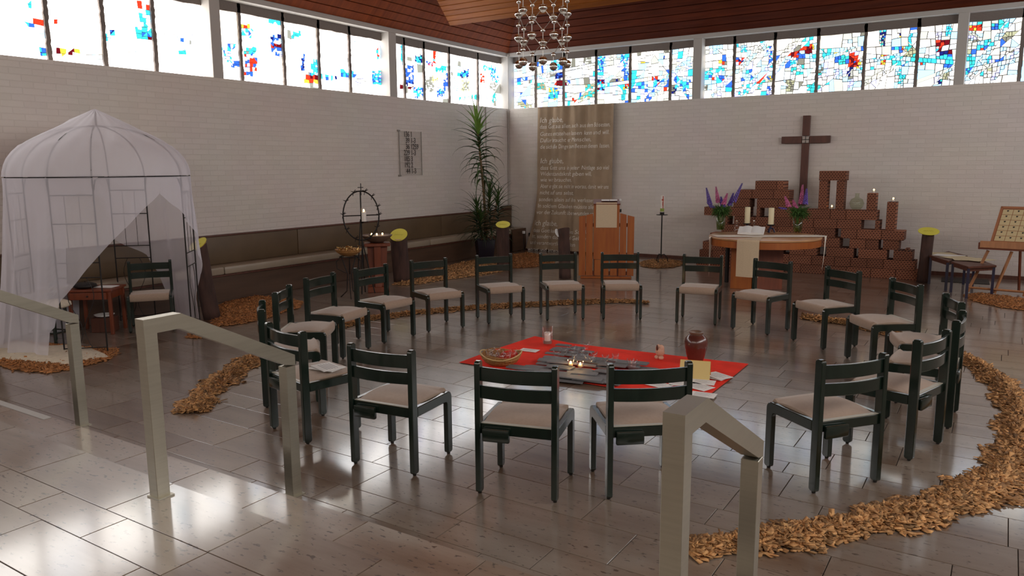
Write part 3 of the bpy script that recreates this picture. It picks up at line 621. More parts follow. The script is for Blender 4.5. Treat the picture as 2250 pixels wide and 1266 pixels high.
# ================================================================== HANDRAILS
def handrail(x0, lab, first=None):
    t = thing('handrail', lab, 'handrail', (x0, 0, 0), 0, 'square metal handrails on the steps')
    w_, d = .066, .066; ya, yb, yc = 1.975, 2.17, 2.85; H1, H2 = 1.172, .822
    MB().box(0, w_, ya, ya+d, .302, H1-.07).build('post', M_alu, t, bevel=.002)
    MB().box(0, w_, yc-d, yc, .004, H2-.06).build('post', M_alu, t, bevel=.002)
    sl = (H1-H2)/(yc-yb)
    th = .072
    # mitred top: upper edge H1 to yb then down to H2 at yc ; lower edge parallel
    mb = MB(); poly = [(ya, H1-.07), (ya, H1), (yb, H1), (yc, H2), (yc, H2-.062), (yc-d, H2-.062+0), (yc-d, H2+sl*d-th*1.05), (yb-.012, H1-th), (ya+d, H1-th), (ya+d, H1-.07)]
    poly = [(ya, H1-.0705), (ya, H1), (yb, H1), (yc, H2), (yc, H2-.0595), (yc-d, H2-.0595), (yc-d, H2+sl*d-th*1.1), (yb-.014, H1-th), (ya+d, H1-th)]
    # convex pieces so that the faces stay clean
    mb.prism([(ya, H1-th), (ya, H1), (yb, H1), (yb-.014, H1-th)], 'x', 0, w_)
    mb.prism([(yb-.014, H1-th), (yb, H1), (yc, H2), (yc, H2-.0605), (yc-d, H2+sl*d-th*1.1)], 'x', 0, w_)
    mb.build('top_rail', M_alu, t)
    MB().box(-.006, w_+.022, ya-.01, ya+d+.008, .3005, .3075).build('base_plate', M_alu, t)
    MB().box(-.006, w_+.022, yc-d-.01, yc+.008, .0005, .006).build('base_plate', M_alu, t)
    return t
handrail(-3.358, 'middle metal handrail on the steps, in front of the paper-strewn chair')
handrail(-.770, 'metal handrail closest to the camera, its sloping end beside the wood chips')
handrail(-5.62, 'metal handrail whose sloping end stands before the white pavilion')

# ================================================================== VEILED PAVILION
K_ = .972
PC = Vector((-8.59*K_, 4.80*K_, 0)); PR = .92*K_; PZ = 1.86+(1.77-1.86)*K_; PA = 1.86+(2.50-1.86)*K_
rot, hw = -47.4, 13.1
AZ = {'P1': rot-hw, 'P2': rot+hw, 'P5': rot+90-hw, 'P6': rot+90+hw, 'P4': rot+180-hw, 'P3': rot+180+hw, 'P8': rot+270-hw, 'P7': rot+270+hw}
def pp(az, r, z): a = math.radians(az); return Vector((r*math.cos(a), r*math.sin(a), z))
pav = thing('pavilion_frame', 'black metal arbour frame with domed ribs under a sheer white veil', 'arbour', (PC.x, PC.y, 0))
for n, az in AZ.items():
    MB().tube([pp(az, PR, 0), pp(az, PR, PZ)], .0085).build('post', M_black, pav)
    MB().tube([pp(az, PR*math.cos(s_), PZ+(PA-.165-PZ)*math.sin(s_)) for s_ in [PI/2*i/12 for i in range(13)]], .0085).build('rib', M_black, pav)
MB().tube([(0, 0, PA-.16), (0, 0, PA-.01)], .012).build('finial', M_black, pav)
for a, b in (('P1', 'P2'), ('P5', 'P6'), ('P4', 'P3'), ('P8', 'P7')):
    A_, B_ = pp(AZ[a], PR, 0), pp(AZ[b], PR, 0)
    for z in (.06, .78, .93, 1.32, PZ-.17):
        MB().tube([A_+Vector((0, 0, z)), B_+Vector((0, 0, z))], .006).build('cross_bar', M_black, pav)
    for f_ in (.33, .66):
        q = A_.lerp(B_, f_); MB().tube([q+Vector((0, 0, .93)), q+Vector((0, 0, PZ-.17))], .003).build('fine_bar', M_black, pav)
    mb = MB()
    for f_, s_ in ((.33, 1), (.66, -1)):
        q = [A_.lerp(B_, f_+s_*.14*math.sin(i*PI/6))+Vector((0, 0, .06+.72*i/12)) for i in range(13)]; mb.tube(q, .0035, 5)
    mb.build('scroll_bar', M_black, pav)
for a, b in (('P2', 'P5'), ('P6', 'P4'), ('P3', 'P8'), ('P7', 'P1')):
    A_, B_ = pp(AZ[a], PR, PZ), pp(AZ[b], PR, PZ)
    dn = Vector((0, 0, -.14)); pts = [A_+dn, A_+dn*.2+(B_-A_)*.03]+[A_.lerp(B_, .07+i*.86/6) for i in range(7)]+[B_+dn*.2-(B_-A_)*.03, B_+dn]
    MB().tube(pts, .008).build('arch_bar', M_black, pav)
for a, b in (('P1', 'P2'), ('P5', 'P6'), ('P4', 'P3'), ('P8', 'P7')):
    MB().tube([pp(AZ[a], PR, PZ), pp(AZ[b], PR, PZ)], .006).build('arch_bar', M_black, pav)
# veil
def veil_mat(name, op, col):
    m = bpy.data.materials.new(name); m.use_nodes = True; nt = m.node_tree; N = nt.nodes; L = nt.links; N.clear()
    tr = N.new('ShaderNodeBsdfTransparent'); tl = N.new('ShaderNodeBsdfTranslucent'); df = N.new('ShaderNodeBsdfDiffuse')
    tl.inputs[0].default_value = (*col, 1); df.inputs[0].default_value = (*col, 1)
    m1 = N.new('ShaderNodeMixShader'); m1.inputs[0].default_value = .6; L.new(tl.outputs[0], m1.inputs[1]); L.new(df.outputs[0], m1.inputs[2])
    lw = N.new('ShaderNodeLayerWeight'); lw.inputs[0].default_value = .25
    mr = N.new('ShaderNodeMapRange'); L.new(lw.outputs['Facing'], mr.inputs[0]); mr.inputs[3].default_value = op; mr.inputs[4].default_value = min(1, op+.5)
    m2 = N.new('ShaderNodeMixShader'); L.new(mr.outputs[0], m2.inputs[0]); L.new(tr.outputs[0], m2.inputs[1]); L.new(m1.outputs[0], m2.inputs[2])
    o = N.new('ShaderNodeOutputMaterial'); L.new(m2.outputs[0], o.inputs[0]); return m
M_veil = veil_mat('sheer_white_voile', .50, (.92, .90, .98))
M_veilroof = veil_mat('white_voile_doubled', .62, (.93, .91, .97))
dome = [(PR*math.cos(s_)+.012, PZ+(PA-.165-PZ)*math.sin(s_)+.012) for s_ in [math.radians(d) for d in (50, 44, 36, 28, 20, 12, 5, 0)]]
prof = [(.004+dome[0][0]*t_, PA+.014+(dome[0][1]-PA-.014)*t_) for t_ in (0, .1, .25, .4, .55, .7, .85)]+dome
NA = 144; mb = MB(); vs = []
for i, (r_, z) in enumerate(prof):
    for k in range(NA):
        az = 360*k/NA; amp = .006*min(1, r_/.3)*(1 if i < len(prof)-4 else .4)
        rr_ = r_+amp*math.sin(math.radians(az)*9+i*.35)+.006*math.sin(math.radians(az)*23+i); zz = z-(.03*math.sin(math.radians(az)*4)**2 if 3 < i < 9 else 0)*.6
        vs.append(tuple(pp(az, max(.004, rr_), zz)))
fs = [(i*NA+k, i*NA+(k+1) % NA, (i+1)*NA+(k+1) % NA, (i+1)*NA+k) for i in range(len(prof)-1) for k in range(NA)]
veil = MB().add(vs, fs).build('veil', M_veilroof, None, smooth=True, loc=(PC.x, PC.y, 0))
tag(veil, 'sheer white voile veil draped over the domed arbour and parted in front', 'veil')
zs = [PZ-(PZ-.015)*i/60 for i in range(61)]
def interp(z, tab):
    for (z0, a0), (z1, a1) in zip(tab, tab[1:]):
        if z0 >= z >= z1: return a0+(a1-a0)*(z0-z)/(z0-z1+1e-9)
    return tab[-1][1] if z < tab[-1][0] else tab[0][1]
LEFT = [(1.60, 6), (1.35, -13), (1.06, -31), (.80, -45), (.56, -57), (.3, -60), (0, -61)]; RIGHT = [(1.60, 6), (1.33, 29), (.95, 55), (.6, 72), (0, 84)]
BR_ = [(1.58, 165), (1.52, 150), (1.0, 146), (.80, 124), (.6, 117), (0, 108)]; BL_ = [(1.58, 165), (1.52, 176), (.9, 178), (0, 182)]
def cpoint(az, z):
    a = math.radians(az); dn = (PZ-z)/PZ
    r_ = PR+.012+.10*dn**1.3+(.012+.030*dn)*math.sin(a*17+.8*math.sin(a*3)+dn*1.2)*min(1, dn*4)+.008*math.sin(a*41)*dn
    if 208 < az % 360 < 300: r_ += .10*dn**2
    q = pp(az, r_, z)
    if PC.x+q.x < XW+.03: q.x = XW+.03-PC.x
    if PC.x+q.x < XW+.47 and z < .5: q.x = XW+.47-PC.x
    return q
def sheet(fa, fb, n, parent):
    vs = []
    for z in zs:
        a, b = fa(z), fb(z); vs += [tuple(cpoint(a+(b-a)*k/n, z)) for k in range(n+1)]
    fs = [(i*(n+1)+k, i*(n+1)+k+1, (i+1)*(n+1)+k+1, (i+1)*(n+1)+k) for i in range(len(zs)-1) for k in range(n)]
    return MB().add(vs, fs).build('curtain', M_veil, parent, smooth=True)
sheet(lambda z: interp(z, RIGHT), lambda z: interp(z, BR_), 130, veil)
sheet(lambda z: interp(z, BL_), lambda z: interp(z, LEFT)+360, 150, veil)
# furniture inside the pavilion
def simple_table(name, lab, cat, loc, rz, w_, d, h, m, leg=.035, group=None, drawer=False, top=.025):
    t = thing(name, lab, cat, loc, rz, group)
    MB().box(-w_/2, w_/2, -d/2, d/2, h-top, h).build('table_top', m, t, bevel=.004)
    MB().box(-w_/2+leg, w_/2-leg, -d/2+leg*.6, d/2-leg*.6, h-top-.09, h-top).build('apron', m, t)
    for sx in (-1, 1):
        for sy in (-1, 1): MB().cbox((sx*(w_/2-leg), sy*(d/2-leg), (h-top)/2), leg, leg, h-top).build('leg', m, t, bevel=.003)
    if drawer:
        dd = MB().box(-w_/2+leg*1.6, w_/2-leg*1.6, -d/2+.012-.03, -d/2+leg*.6, h-top-.085, h-top-.008).build('drawer', m, t, bevel=.003)
        MB().ball((0, -d/2-.03, h-top-.045), .010).build('knob', M_black, dd)
    return t
c = atz(205, 634, .50)
simple_table('side_table', 'small red brown wooden table inside the white pavilion', 'table', (c.x+.06, c.y, 0), math.radians(38), .50, .42, .52, M_orange_dk, drawer=True)
tc_ = Vector((c.x+.06, c.y, .52))
t = thing('beret', 'black round hat lying on the small table in the pavilion', 'hat', (tc_.x-.04, tc_.y-.10, .521))
MB().lathe([(.05, 0), (.09, .005), (.125, .02), (.115, .045), (.07, .062), (.01, .066)], 20).build('crown', M_black, t, smooth=True)
MB().tube([(0, 0, .062), (.004, 0, .08)], .004).build('stalk', M_black, t)
tag(MB().box(-.11, .11, -.08, .08, 0, .004).build('paper_sheet', M_white, loc=(tc_.x+.07, tc_.y+.08, .521), rotz=.5), 'white sheet of paper on the small table in the pavilion', 'paper')
s_ = atz(150, 662, .43)
t = thing('stool', 'dark stool with a cream fleece seat inside the pavilion', 'stool', (s_.x-.02, s_.y-.16, 0), .4)
mb = MB(); rg = random.Random(4)
prof_ = [(.15, 0), (.185, .02), (.18, .05), (.12, .075), (.01, .085)]
MB().lathe(prof_, 22, (0, 0, .385)).build('fleece_seat', M_fleece, t, smooth=True)
for a in range(4): MB().tube([(.15*math.cos(a*PI/2+.7), .15*math.sin(a*PI/2+.7), 0), (.11*math.cos(a*PI/2+.7), .11*math.sin(a*PI/2+.7), .385)], .016).build('leg', M_green, t)
MB().tube([(.14*math.cos(a*PI/2+.7), .14*math.sin(a*PI/2+.7), .12) for a in range(5)], .009).build('stretcher', M_green, t)
d_ = atz(215, 707, .02)
t = thing('dish', 'white dish standing on a small box under the pavilion table', 'dish', (tc_.x+.03, tc_.y+.05, .17))
MB().lathe([(.05, 0), (.09, .012), (.11, .03), (.10, .028), (.01, .008)], 18).build('bowl', M_white, t, smooth=True)
tag(MB().box(-.12, .12, -.09, .09, 0, .168).build('low_box', M_brownwood, loc=(tc_.x+.03, tc_.y+.05, 0.001), rotz=.7, bevel=.004), 'low dark wooden box under the pavilion table', 'box')
# fleece rug in front of the pavilion
pts = [atz(*p) for p in ((-25, 770), (40, 757), (100, 768), (160, 765), (210, 775), (240, 787), (190, 797), (160, 808), (110, 805), (60, 800), (0, 794), (-30, 790))]
cx_ = sum((p for p in pts), Vector())/len(pts); mb = MB(); n = len(pts)
vs = [(p.x-cx_.x, p.y-cx_.y, .012) for p in pts]+[((p.x-cx_.x)*.93, (p.y-cx_.y)*.93, .045) for p in pts]+[((p.x-cx_.x)*.5, (p.y-cx_.y)*.5, .052) for p in pts]
fs = [(i+a*n, (i+1) % n+a*n, (i+1) % n+(a+1)*n, i+(a+1)*n) for a in (0, 1) for i in range(n)]+[tuple(range(2*n, 3*n)), tuple(range(n-1, -1, -1))]
o = mb.add(vs, fs).build('fleece_rug', M_fleece, loc=(cx_.x, cx_.y, 0)); smooth_angle(o, 60)
tag(o, 'cream fleece rug lying on wood chips at the foot of the white veil', 'rug')

# ================================================================== WALL BENCH
bt = thing('wall_bench', 'long brown upholstered bench along the white side wall', 'bench', (XW, 0, 0))
MB().box(0.001, .36, 3.0, YW-.02, .001, .36).build('front_panel', M_benchwood, bt, bevel=.004)
MB().box(.002, .40, 3.0, YW-.02, .365, .39).build('shelf_board', M_brownwood, bt)
ed = [3.0, 4.75, 6.52, 8.32, 10.15, 12.0, YW-.02]
sd = [3.0, 4.4, 6.7, 8.98, 11.25, YW-.02]
for i in range(len(ed)-1):
    o = MB().box(.002, .10, ed[i]+.004, ed[i+1]-.004, .50, .895).build('back_cushion', M_vinyl, bt, bevel=.012, seg=2); smooth_angle(o, 40)
for i in range(len(sd)-1):
    o = MB().box(.05, .42, sd[i]+.004, sd[i+1]-.004, .392, .50).build('seat_cushion', [M_vinyl_lit], bt, bevel=.02, seg=2); smooth_angle(o, 40)
MB().box(.002, .105, 3.0, YW-.02, .897, .915).build('top_strip', M_brownwood, bt)
kb = aty(1156, 507, YW-.25); 
t = thing('bench_end', 'dark brown cushioned box at the corner end of the wall bench', 'box', (XW, YW, 0))
hx = kb.x-XW+.02
MB().box(.44, .47, -.55, -.015, .01, .49).build('side_panel', M_benchwood, t)
MB().box(.002, .10, -.35, -.014, .92, .98).build('top_pad', M_vinyl, t, bevel=.01)
tag(MB().cbox((0, 0, 0), .05, .05, .06).build('socket_box', M_whiteplastic, loc=(XW+.62, YW-.35, .42), bevel=.005), 'small white plastic box standing by the bench corner', 'box')
tag(MB().tube([(0, 0, 0), (0, 0, .39)], .008).build('thin_post', M_black, loc=(XW+.62, YW-.35, .001)), 'thin dark post carrying the small white box', 'post')
tag(MB().cbox((0, 0, 0), .07, .04, .08).build('wall_socket', M_black, loc=tuple(aty(1165, 516, YW-.03)), bevel=.004), 'small dark socket on the wall beside the brown banner', 'socket')

# ================================================================== HYMN BOARD
a = atx(877, 287, XW+.03); b = atx(928, 385, XW+.03)
hb = thing('hymn_board', 'clear hymn board with black numerals on the white side wall', 'board', (XW, (a.y+b.y)/2, (a.z+b.z)/2))
hw_, hh = abs(b.y-a.y)/2, (a.z-b.z)/2
MB().box(.02, .026, -hw_, hw_, -hh, hh).build('clear_panel', mat('clear_panel', (.60, .56, .5), .3, alpha=.12), hb)
for y in (-hw_, hw_): MB().box(.018, .030, y-.006, y+.006, -hh, hh).build('side_strip', mat('grey_metal_strip', (.30, .28, .25), .5), hb)
for i in range(8): MB().box(.026, .031, -hw_, hw_, hh-.015-i*(2*hh-.03)/7-.0015, hh-.015-i*(2*hh-.03)/7+.0015).build('number_rail', mat('pale_rail', (.45, .42, .38), .5), hb)
for s1 in (-1, 1): MB().cbox((.015, -hw_, s1*hh), .03, .06, .03).build('bracket', MATS['grey_metal_strip'], hb)
rowsT = ['136 1', '39 1-3', '36 1259', '229 1-3', '185 3', '192 2', '44 1-3']; rowh = (2*hh-.03)/7
for i, s1 in enumerate(rowsT):
    l, r_ = s1.split(' '); me = text_mesh(l, rowh*1.28, .002, 'RIGHT', .98); me.materials.append(M_ink)
    Fm = Matrix(((0, 0, 1, .034), (1, 0, 0, 0), (0, 1, 0, 0), (0, 0, 0, 1)))
    o = bpy.data.objects.new('numeral', me); COL.objects.link(o); o.parent = hb; o.matrix_basis = Matrix.Translation((0, -hw_*.02-.03, hh-.015-(i+1)*rowh+.02)) @ Fm @ Matrix.Diagonal((.78, 1, 1, 1))
    me = text_mesh(r_, rowh*1.28, .002, 'LEFT', 1.0); me.materials.append(M_ink)
    o = bpy.data.objects.new('numeral', me); COL.objects.link(o); o.parent = hb; o.matrix_basis = Matrix.Translation((0, -hw_*.02+.0, hh-.015-(i+1)*rowh+.02)) @ Fm @ Matrix.Diagonal((.78, 1, 1, 1))

# ================================================================== PLANTS
def blade(mb, base, az, el, L_, w_, droop, fold=.25, n=6):
    vs = []; p = Vector(base); e = el; st = L_/n; d2 = Vector((math.cos(az), math.sin(az), 0)); side = Vector((-math.sin(az), math.cos(az), 0))
    for i in range(n+1):
        s1 = i/n; ww = w_*(.45+.55*math.sin(PI*min(1, s1*1.6+.18)))*(1-s1**2.2) if s1 < 1 else 0
        up = Vector((-math.sin(e)*d2.x, -math.sin(e)*d2.y, math.cos(e)))
        vs += [p-side*ww/2+up*ww*fold, p+Vector((0, 0, -.002)), p+side*ww/2+up*ww*fold]
        p = p+(d2*math.cos(e)+Vector((0, 0, math.sin(e))))*st; e -= droop/n*(1+s1)
    fs = [(3*i+a, 3*i+a+1, 3*i+a+4, 3*i+a+3) for i in range(n) for a in (0, 1)]
    mb.add(vs, fs)
pc = atz(1066, 574)
yz = lambda py: EYE+(atx(1040, py, pc.x).z-EYE)*1.0
yucca = thing('yucca_plant', 'tall green yucca in a dark pot in the corner before the brown banner', 'plant', (pc.x, pc.y, 0))
MB().lathe([(.17, .002), (.20, .04), (.255, .40), (.26, .44), (.235, .44), (.22, .40), (.01, .38)], 4).build('pot', M_pot, yucca, bevel=.01)
MB().lathe([(.20, .405), (.01, .42)], 12).build('soil', M_bark, yucca)
tp = [(.02, 0, .40), (.0, .02, .9), (-.03, .02, 1.4), (-.10, .03, 2.0), (-.18, .03, 2.74)]
MB().tube(tp, .028, 9, taper=[1.2, 1, .9, .8, .6]).build('trunk', M_trunk, yucca, smooth=True)
rg = random.Random(12); cnt = 0
def tpos(z):
    for p, q in zip(tp, tp[1:]):
        if p[2] <= z <= q[2]: s1 = (z-p[2])/(q[2]-p[2]); return Vector(p).lerp(Vector(q), s1)
    return Vector(tp[-1])
for i in range(72):
    f_ = i/72; z = 1.55+1.22*f_**.85; az = i*2.399+rg.uniform(-.4, .4); el = math.radians(-5+85*f_**1.6+rg.uniform(-22, 22)); L_ = rg.uniform(.42, .62)
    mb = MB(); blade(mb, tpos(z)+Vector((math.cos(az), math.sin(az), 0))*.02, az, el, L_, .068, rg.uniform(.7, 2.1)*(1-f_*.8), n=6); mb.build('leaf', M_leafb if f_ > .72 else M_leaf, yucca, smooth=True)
for (bx, by, h0, h1, nn) in ((.16, -.05, .55, 1.45, 56), (-.10, -.12, .5, 1.1, 50), (.24, .12, .6, 1.3, 44), (.04, -.2, .5, .95, 40)):
    MB().tube([(bx*.4, by*.4, .4), (bx, by, h1)], .014, 6).build('side_stem', M_trunk, yucca)
    for i in range(nn):
        f_ = i/nn; z = h0+(h1-h0)*f_; az = i*2.399+rg.uniform(-.3, .3); el = math.radians(-15+85*f_+rg.uniform(-12, 12))
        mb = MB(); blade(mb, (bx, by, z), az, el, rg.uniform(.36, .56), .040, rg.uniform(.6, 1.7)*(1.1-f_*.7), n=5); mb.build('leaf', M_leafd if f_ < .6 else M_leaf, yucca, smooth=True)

# ================================================================== LOGS WITH YELLOW DISCS
def log(base, h, r, lean, tilt, tilt_az, lab, discr, cut, text=True):
    t = thing('log_post', lab, 'log', (base.x, base.y, 0)); rg = random.Random(int(base.x*100)); n = 18
    vs = []; m = 9; sn = math.tan(cut)
    for i in range(m+1):
        f_ = i/m
        for k in range(n):
            a = 2*PI*k/n; rr_ = r*(1.05-.07*f_)*(1+.05*math.sin(a*3+f_*4)+.03*math.sin(a*7+f_*9)+rg.uniform(-.015, .015))
            x, y = rr_*math.cos(a), rr_*math.sin(a); z = h*f_
            if i == m: z = h+(x*math.cos(tilt_az)+y*math.sin(tilt_az))*-sn
            elif f_ > .8: z = h*f_+(x*math.cos(tilt_az)+y*math.sin(tilt_az))*-sn*(f_-.8)/.2*.8
            vs.append((x+lean[0]*f_, y+lean[1]*f_, z))
    fs = [(i*n+k, i*n+(k+1) % n, (i+1)*n+(k+1) % n, (i+1)*n+k) for i in range(m) for k in range(n)]
    MB().add(vs, fs+[tuple(range(n-1, -1, -1))]).build('bark', M_bark, t, smooth=True)
    MB().add(vs[-n:], [tuple(range(n))]).build('cut_face', mat('pale_cut_wood', (.55, .36, .20), .7), t)
    tt = thing('disc_sign', lab.replace('log', 'disc sign on log')[:1] and lab, 'sign')
    bpy.data.objects.remove(tt)
    if discr:
        Mx = Matrix.Translation((base.x+lean[0], base.y+lean[1], h+.006)) @ Matrix.Rotation(tilt_az, 4, 'Z') @ Matrix.Rotation(tilt, 4, 'Y')
        return t, Mx
    return t, None
def disc(Mx, ra, rb, lab, cls=M_yellow):
    o = MB().lathe([(.999, 0), (1, .004), (.999, .008)], 32).build('yellow_disc', cls)
    o.data.transform(Matrix.Diagonal((ra, rb, 1, 1))); o.matrix_world = Mx; tag(o, lab, 'sign', 'yellow discs on the logs')
    mb = MB(); mb.tube([(ra*.12*math.sin(i*1.9), rb*(-.5+i/16), .009) for i in range(17)], .0022, 4); mb.build('faint_marking', mat('olive_print', (.42, .36, .04), .7), o)
    return o
b0 = atz(466, 700); v = (Vector((0, 0, 0))-b0); cd = math.atan2(v.y, v.x)
t, Mx = log(b0, .93, .098, (-.05, -.09), math.radians(30), math.radians(-75), 'tall dark log on wood chips beside the white pavilion', 1, .5)
disc(Mx, .14, .085, 'yellow oval disc tilted on top of the log beside the pavilion')
b1 = atz(884, 619); t, Mx = log(b1, .76, .135, (-.03, -.02), math.radians(32), math.radians(-60), 'thick rough log on wood chips in front of the wall bench', 1, .45)
disc(Mx, .165, .14, 'yellow oval disc on the thick log before the bench')
b2 = Vector((-7.62, 12.1, 0)); b2 = atz(1106, 590); t, Mx = log(b2, 0.80, .115, (0, 0), math.radians(22), math.radians(-60), 'dark log next to the yucca pot', 1, .3)
disc(Mx, .14, .13, 'bright yellow oval disc on the log next to the yucca')
b3 = atz(1241, 611); t, Mx = log(b3, .83, .095, (-.02, 0), .4, math.radians(150), 'slim log with a slanting top in front of the brown banner', 0, .25)
b4 = atz(2027, 620); t, Mx = log(b4, .80, .085, (0.03, 0), math.radians(18), math.radians(-80), 'log beside the low end of the brick stack', 1, .2)
disc(Mx, .155, .15, 'yellow oval disc on the log beside the brick stack')
o = MB().lathe([(.07, 0), (.07, .004)], 20).build('white_disc', M_white); o.matrix_world = Matrix.Translation((b3.x-.10, b3.y-.08, .76)) @ Matrix.Rotation(1.2, 4, 'Y'); tag(o, 'white round disc leaning on the slanting log before the banner', 'disc')
# ================================================================== BANNER
def bx(px, py): return aty(px, py, YW-.05)
TL, TR_, BR = bx(1183, 238), bx(1351, 229), bx(1345, 520)
zt, zb = SILL-.01, .04
def bedge(z):
    f_ = (zt-z)/(zt-zb); l = TL.x-(.0 if f_ < .55 else .30*((f_-.55)/.45)**1.5); r_ = TR_.x-.02*f_; return l, r_
def bfold(x, z):
    f_ = (zt-z)/(zt-zb); u = (x-TL.x)/(TR_.x-TL.x)
    a = .030*math.sin(u*26+1.1*math.sin(f_*2.4))*(1-.45*f_)+.015*math.sin(u*57+f_*3)*(1-.6*f_)
    c_ = .05*math.exp(-((u-.51-.015*math.sin(f_*4))/.028)**2)*(1-.3*f_)
    return -(.07+a+c_+.16*max(0, f_-.6)**1.5)
ban = thing('banner', 'brown hessian banner lettered in white, hanging down the far brick wall', 'banner', (TL.x, YW, 0))
nu, nv = 70, 60; vs = []
for j in range(nv+1):
    z = zt-(zt-zb)*j/nv; l, r_ = bedge(z)
    for i in range(nu+1):
        x = l+(r_-l)*i/nu; vs.append((x-TL.x, bfold(x, z), z))
fs = [(j*(nu+1)+i, j*(nu+1)+i+1, (j+1)*(nu+1)+i+1, (j+1)*(nu+1)+i) for j in range(nv) for i in range(nu)]
MB().add(vs, fs).build('cloth', M_hessian, ban, smooth=True)
MB().tube([(-.02, -.03, zt), (TR_.x-TL.x+.02, -.03, zt)], .012).build('hanging_rod', M_plaster, ban)
LINES = [(268, 'Ich glaube,', 1.25), (281, 'dass Gott aus allem, auch aus dem Bösesten,', 1), (297, 'Gutes entstehen lassen kann und will.', 1), (311, 'Dafür braucht er Menschen,', 1), (325, 'die sich alle Dinge zum Besten dienen lassen.', 1),
 (357, 'Ich glaube,', 1.25), (371, 'dass Gott uns in jeder Notlage so viel', 1), (384, 'Widerstandskraft geben will,', 1), (397, 'wie wir brauchen.', 1), (411, 'Aber er gibt sie nicht im voraus, damit wir uns', 1), (425, 'nicht auf uns selbst,', 1), (440, 'sondern allein auf ihn verlassen.', 1),
 (454, 'In solchem Glauben müsste alle Angst', 1), (468, 'vor der Zukunft überwunden sein.', 1), (493, 'Ich glaube,', 1.3), (508, 'dass Gott kein zeitloses Schicksal', 1), (521, 'ist, sondern dass er auf Gebete', 1), (535, 'und verantwortliche Taten', 1), (550, 'wartet und antwortet.', 1)]
for py, s1, k in LINES:
    z = bx(1190, py).z-.02; l, r_ = bedge(z); me = text_mesh(s1, .125*k, 0, slant=.15)
    bm = bmesh.new(); bm.from_mesh(me); bmesh.ops.triangulate(bm, faces=bm.faces)
    xs = [v.co.x for v in bm.verts]; mxw = max(xs); sc_ = min(.86, (r_-l-.16)/mxw)
    for v in bm.verts:
        x = l+.07+v.co.x*sc_; zz = z+v.co.y; v.co = Vector((x-TL.x, bfold(x, zz)-.010, zz))
    bm.to_mesh(me); bm.free(); me.materials.append(M_inkw); o = bpy.data.objects.new('text_line', me); COL.objects.link(o); o.parent = ban

# ================================================================== CROSS ON THE WALL
ca, cb_ = aty(1772, 254, YW-.06), aty(1767, 400, YW-.06); cl, cr = aty(1718, 306, YW-.06), aty(1825, 303, YW-.06); cz = (cl.z+cr.z)/2-.02; cxm = (ca.x+cb_.x)/2
cr_ = thing('wall_cross', 'dark wooden cross fixed to the far wall above the brick stack', 'cross', (cxm, YW, 0)); h_ = .062
MB().box(-h_, h_, -.09, -.03, cz+h_+.005, ca.z).build('upper_arm', M_cross, cr_, bevel=.004)
MB().box(-h_, h_, -.09, -.03, 1.12, cz-h_-.005).build('lower_arm', M_cross, cr_, bevel=.004)
MB().box(cl.x-cxm, -h_-.005, -.09, -.03, cz-h_, cz+h_).build('side_arm', M_cross, cr_, bevel=.004)
MB().box(h_+.005, cr.x-cxm, -.09, -.03, cz-h_, cz+h_).build('side_arm', M_cross, cr_, bevel=.004)
for sx in (-1, 1):
    for sz in (-1, 1): MB().cbox((sx*.031, -.065, cz+sz*.031), .052, .05, .052).build('centre_block', mat('pale_cross_inlay', (.42, .36, .32), .5), cr_, bevel=.003)
MB().box(-.05, .05, -.03, -.001, cz-.05, cz+.05).build('wall_fixing', M_black, cr_)

# ================================================================== BRICK STACK
def perf_brick():
    m = bpy.data.materials.new('perforated_clay_brick'); m.use_nodes = True; nt = m.node_tree; N = nt.nodes; L = nt.links
    b = N['Principled BSDF']; b.inputs['Roughness'].default_value = .9
    tc = N.new('ShaderNodeTexCoord'); sp = N.new('ShaderNodeSeparateXYZ'); L.new(tc.outputs['Object'], sp.inputs[0])
    cb2 = N.new('ShaderNodeCombineXYZ'); L.new(sp.outputs[0], cb2.inputs[0]); L.new(sp.outputs[2], cb2.inputs[1])
    bt = N.new('ShaderNodeTexBrick'); L.new(cb2.outputs[0], bt.inputs['Vector']); bt.inputs['Scale'].default_value = 1; bt.offset = .5
    bt.inputs['Brick Width'].default_value = .046; bt.inputs['Row Height'].default_value = .030; bt.inputs['Mortar Size'].default_value = .0085; bt.inputs['Mortar Smooth'].default_value = .2
    bt.inputs['Color1'].default_value = (.045, .014, .009, 1); bt.inputs['Color2'].default_value = (.065, .02, .012, 1); bt.inputs['Mortar'].default_value = (.30, .115, .062, 1)
    hs = N.new('ShaderNodeHueSaturation'); L.new(bt.outputs['Color'], hs.inputs['Color']); oi = N.new('ShaderNodeObjectInfo'); mr = N.new('ShaderNodeMapRange')
    L.new(oi.outputs['Random'], mr.inputs[0]); mr.inputs[3].default_value = .8; mr.inputs[4].default_value = 1.2; L.new(mr.outputs[0], hs.inputs['Value']); L.new(hs.outputs[0], b.inputs['Base Color'])
    bp = N.new('ShaderNodeBump'); bp.inputs['Strength'].default_value = 1; bp.inputs['Distance'].default_value = .012; L.new(bt.outputs['Fac'], bp.inputs['Height']); L.new(bp.outputs[0], b.inputs['Normal']); return m
M_brick = perf_brick()
BY0, BY1, RH = 13.72, 14.05, .158
bs = thing('brick_stack', 'stepped stack of perforated red bricks with gaps, below the wall cross', 'bricks', (-2.9, BY0, 0))
X_ = lambda px: aty(px, 500, BY0).x
hole = [(5, 1892, 1922), (4, 1835, 1848), (3, 1847, 1868), (3, 1933, 1942), (2, 1879, 1889), (2, 1797, 1818), (2, 1953, 1967), (2, 1720, 1737), (6, 1643, 1660), (5, 1598, 1612), (6, 1668, 1690), (7, 1645, 1660)]
rowspan = {0: (1532, 2024), 1: (1538, 2018), 2: (1545, 2010), 3: (1560, 1978), 4: (1585, 1988), 5: (1590, 1932), 6: (1600, 1925), 7: (1609, 1732), 8: (1618, 1731), 9: (1655, 1718)}
rg = random.Random(9)
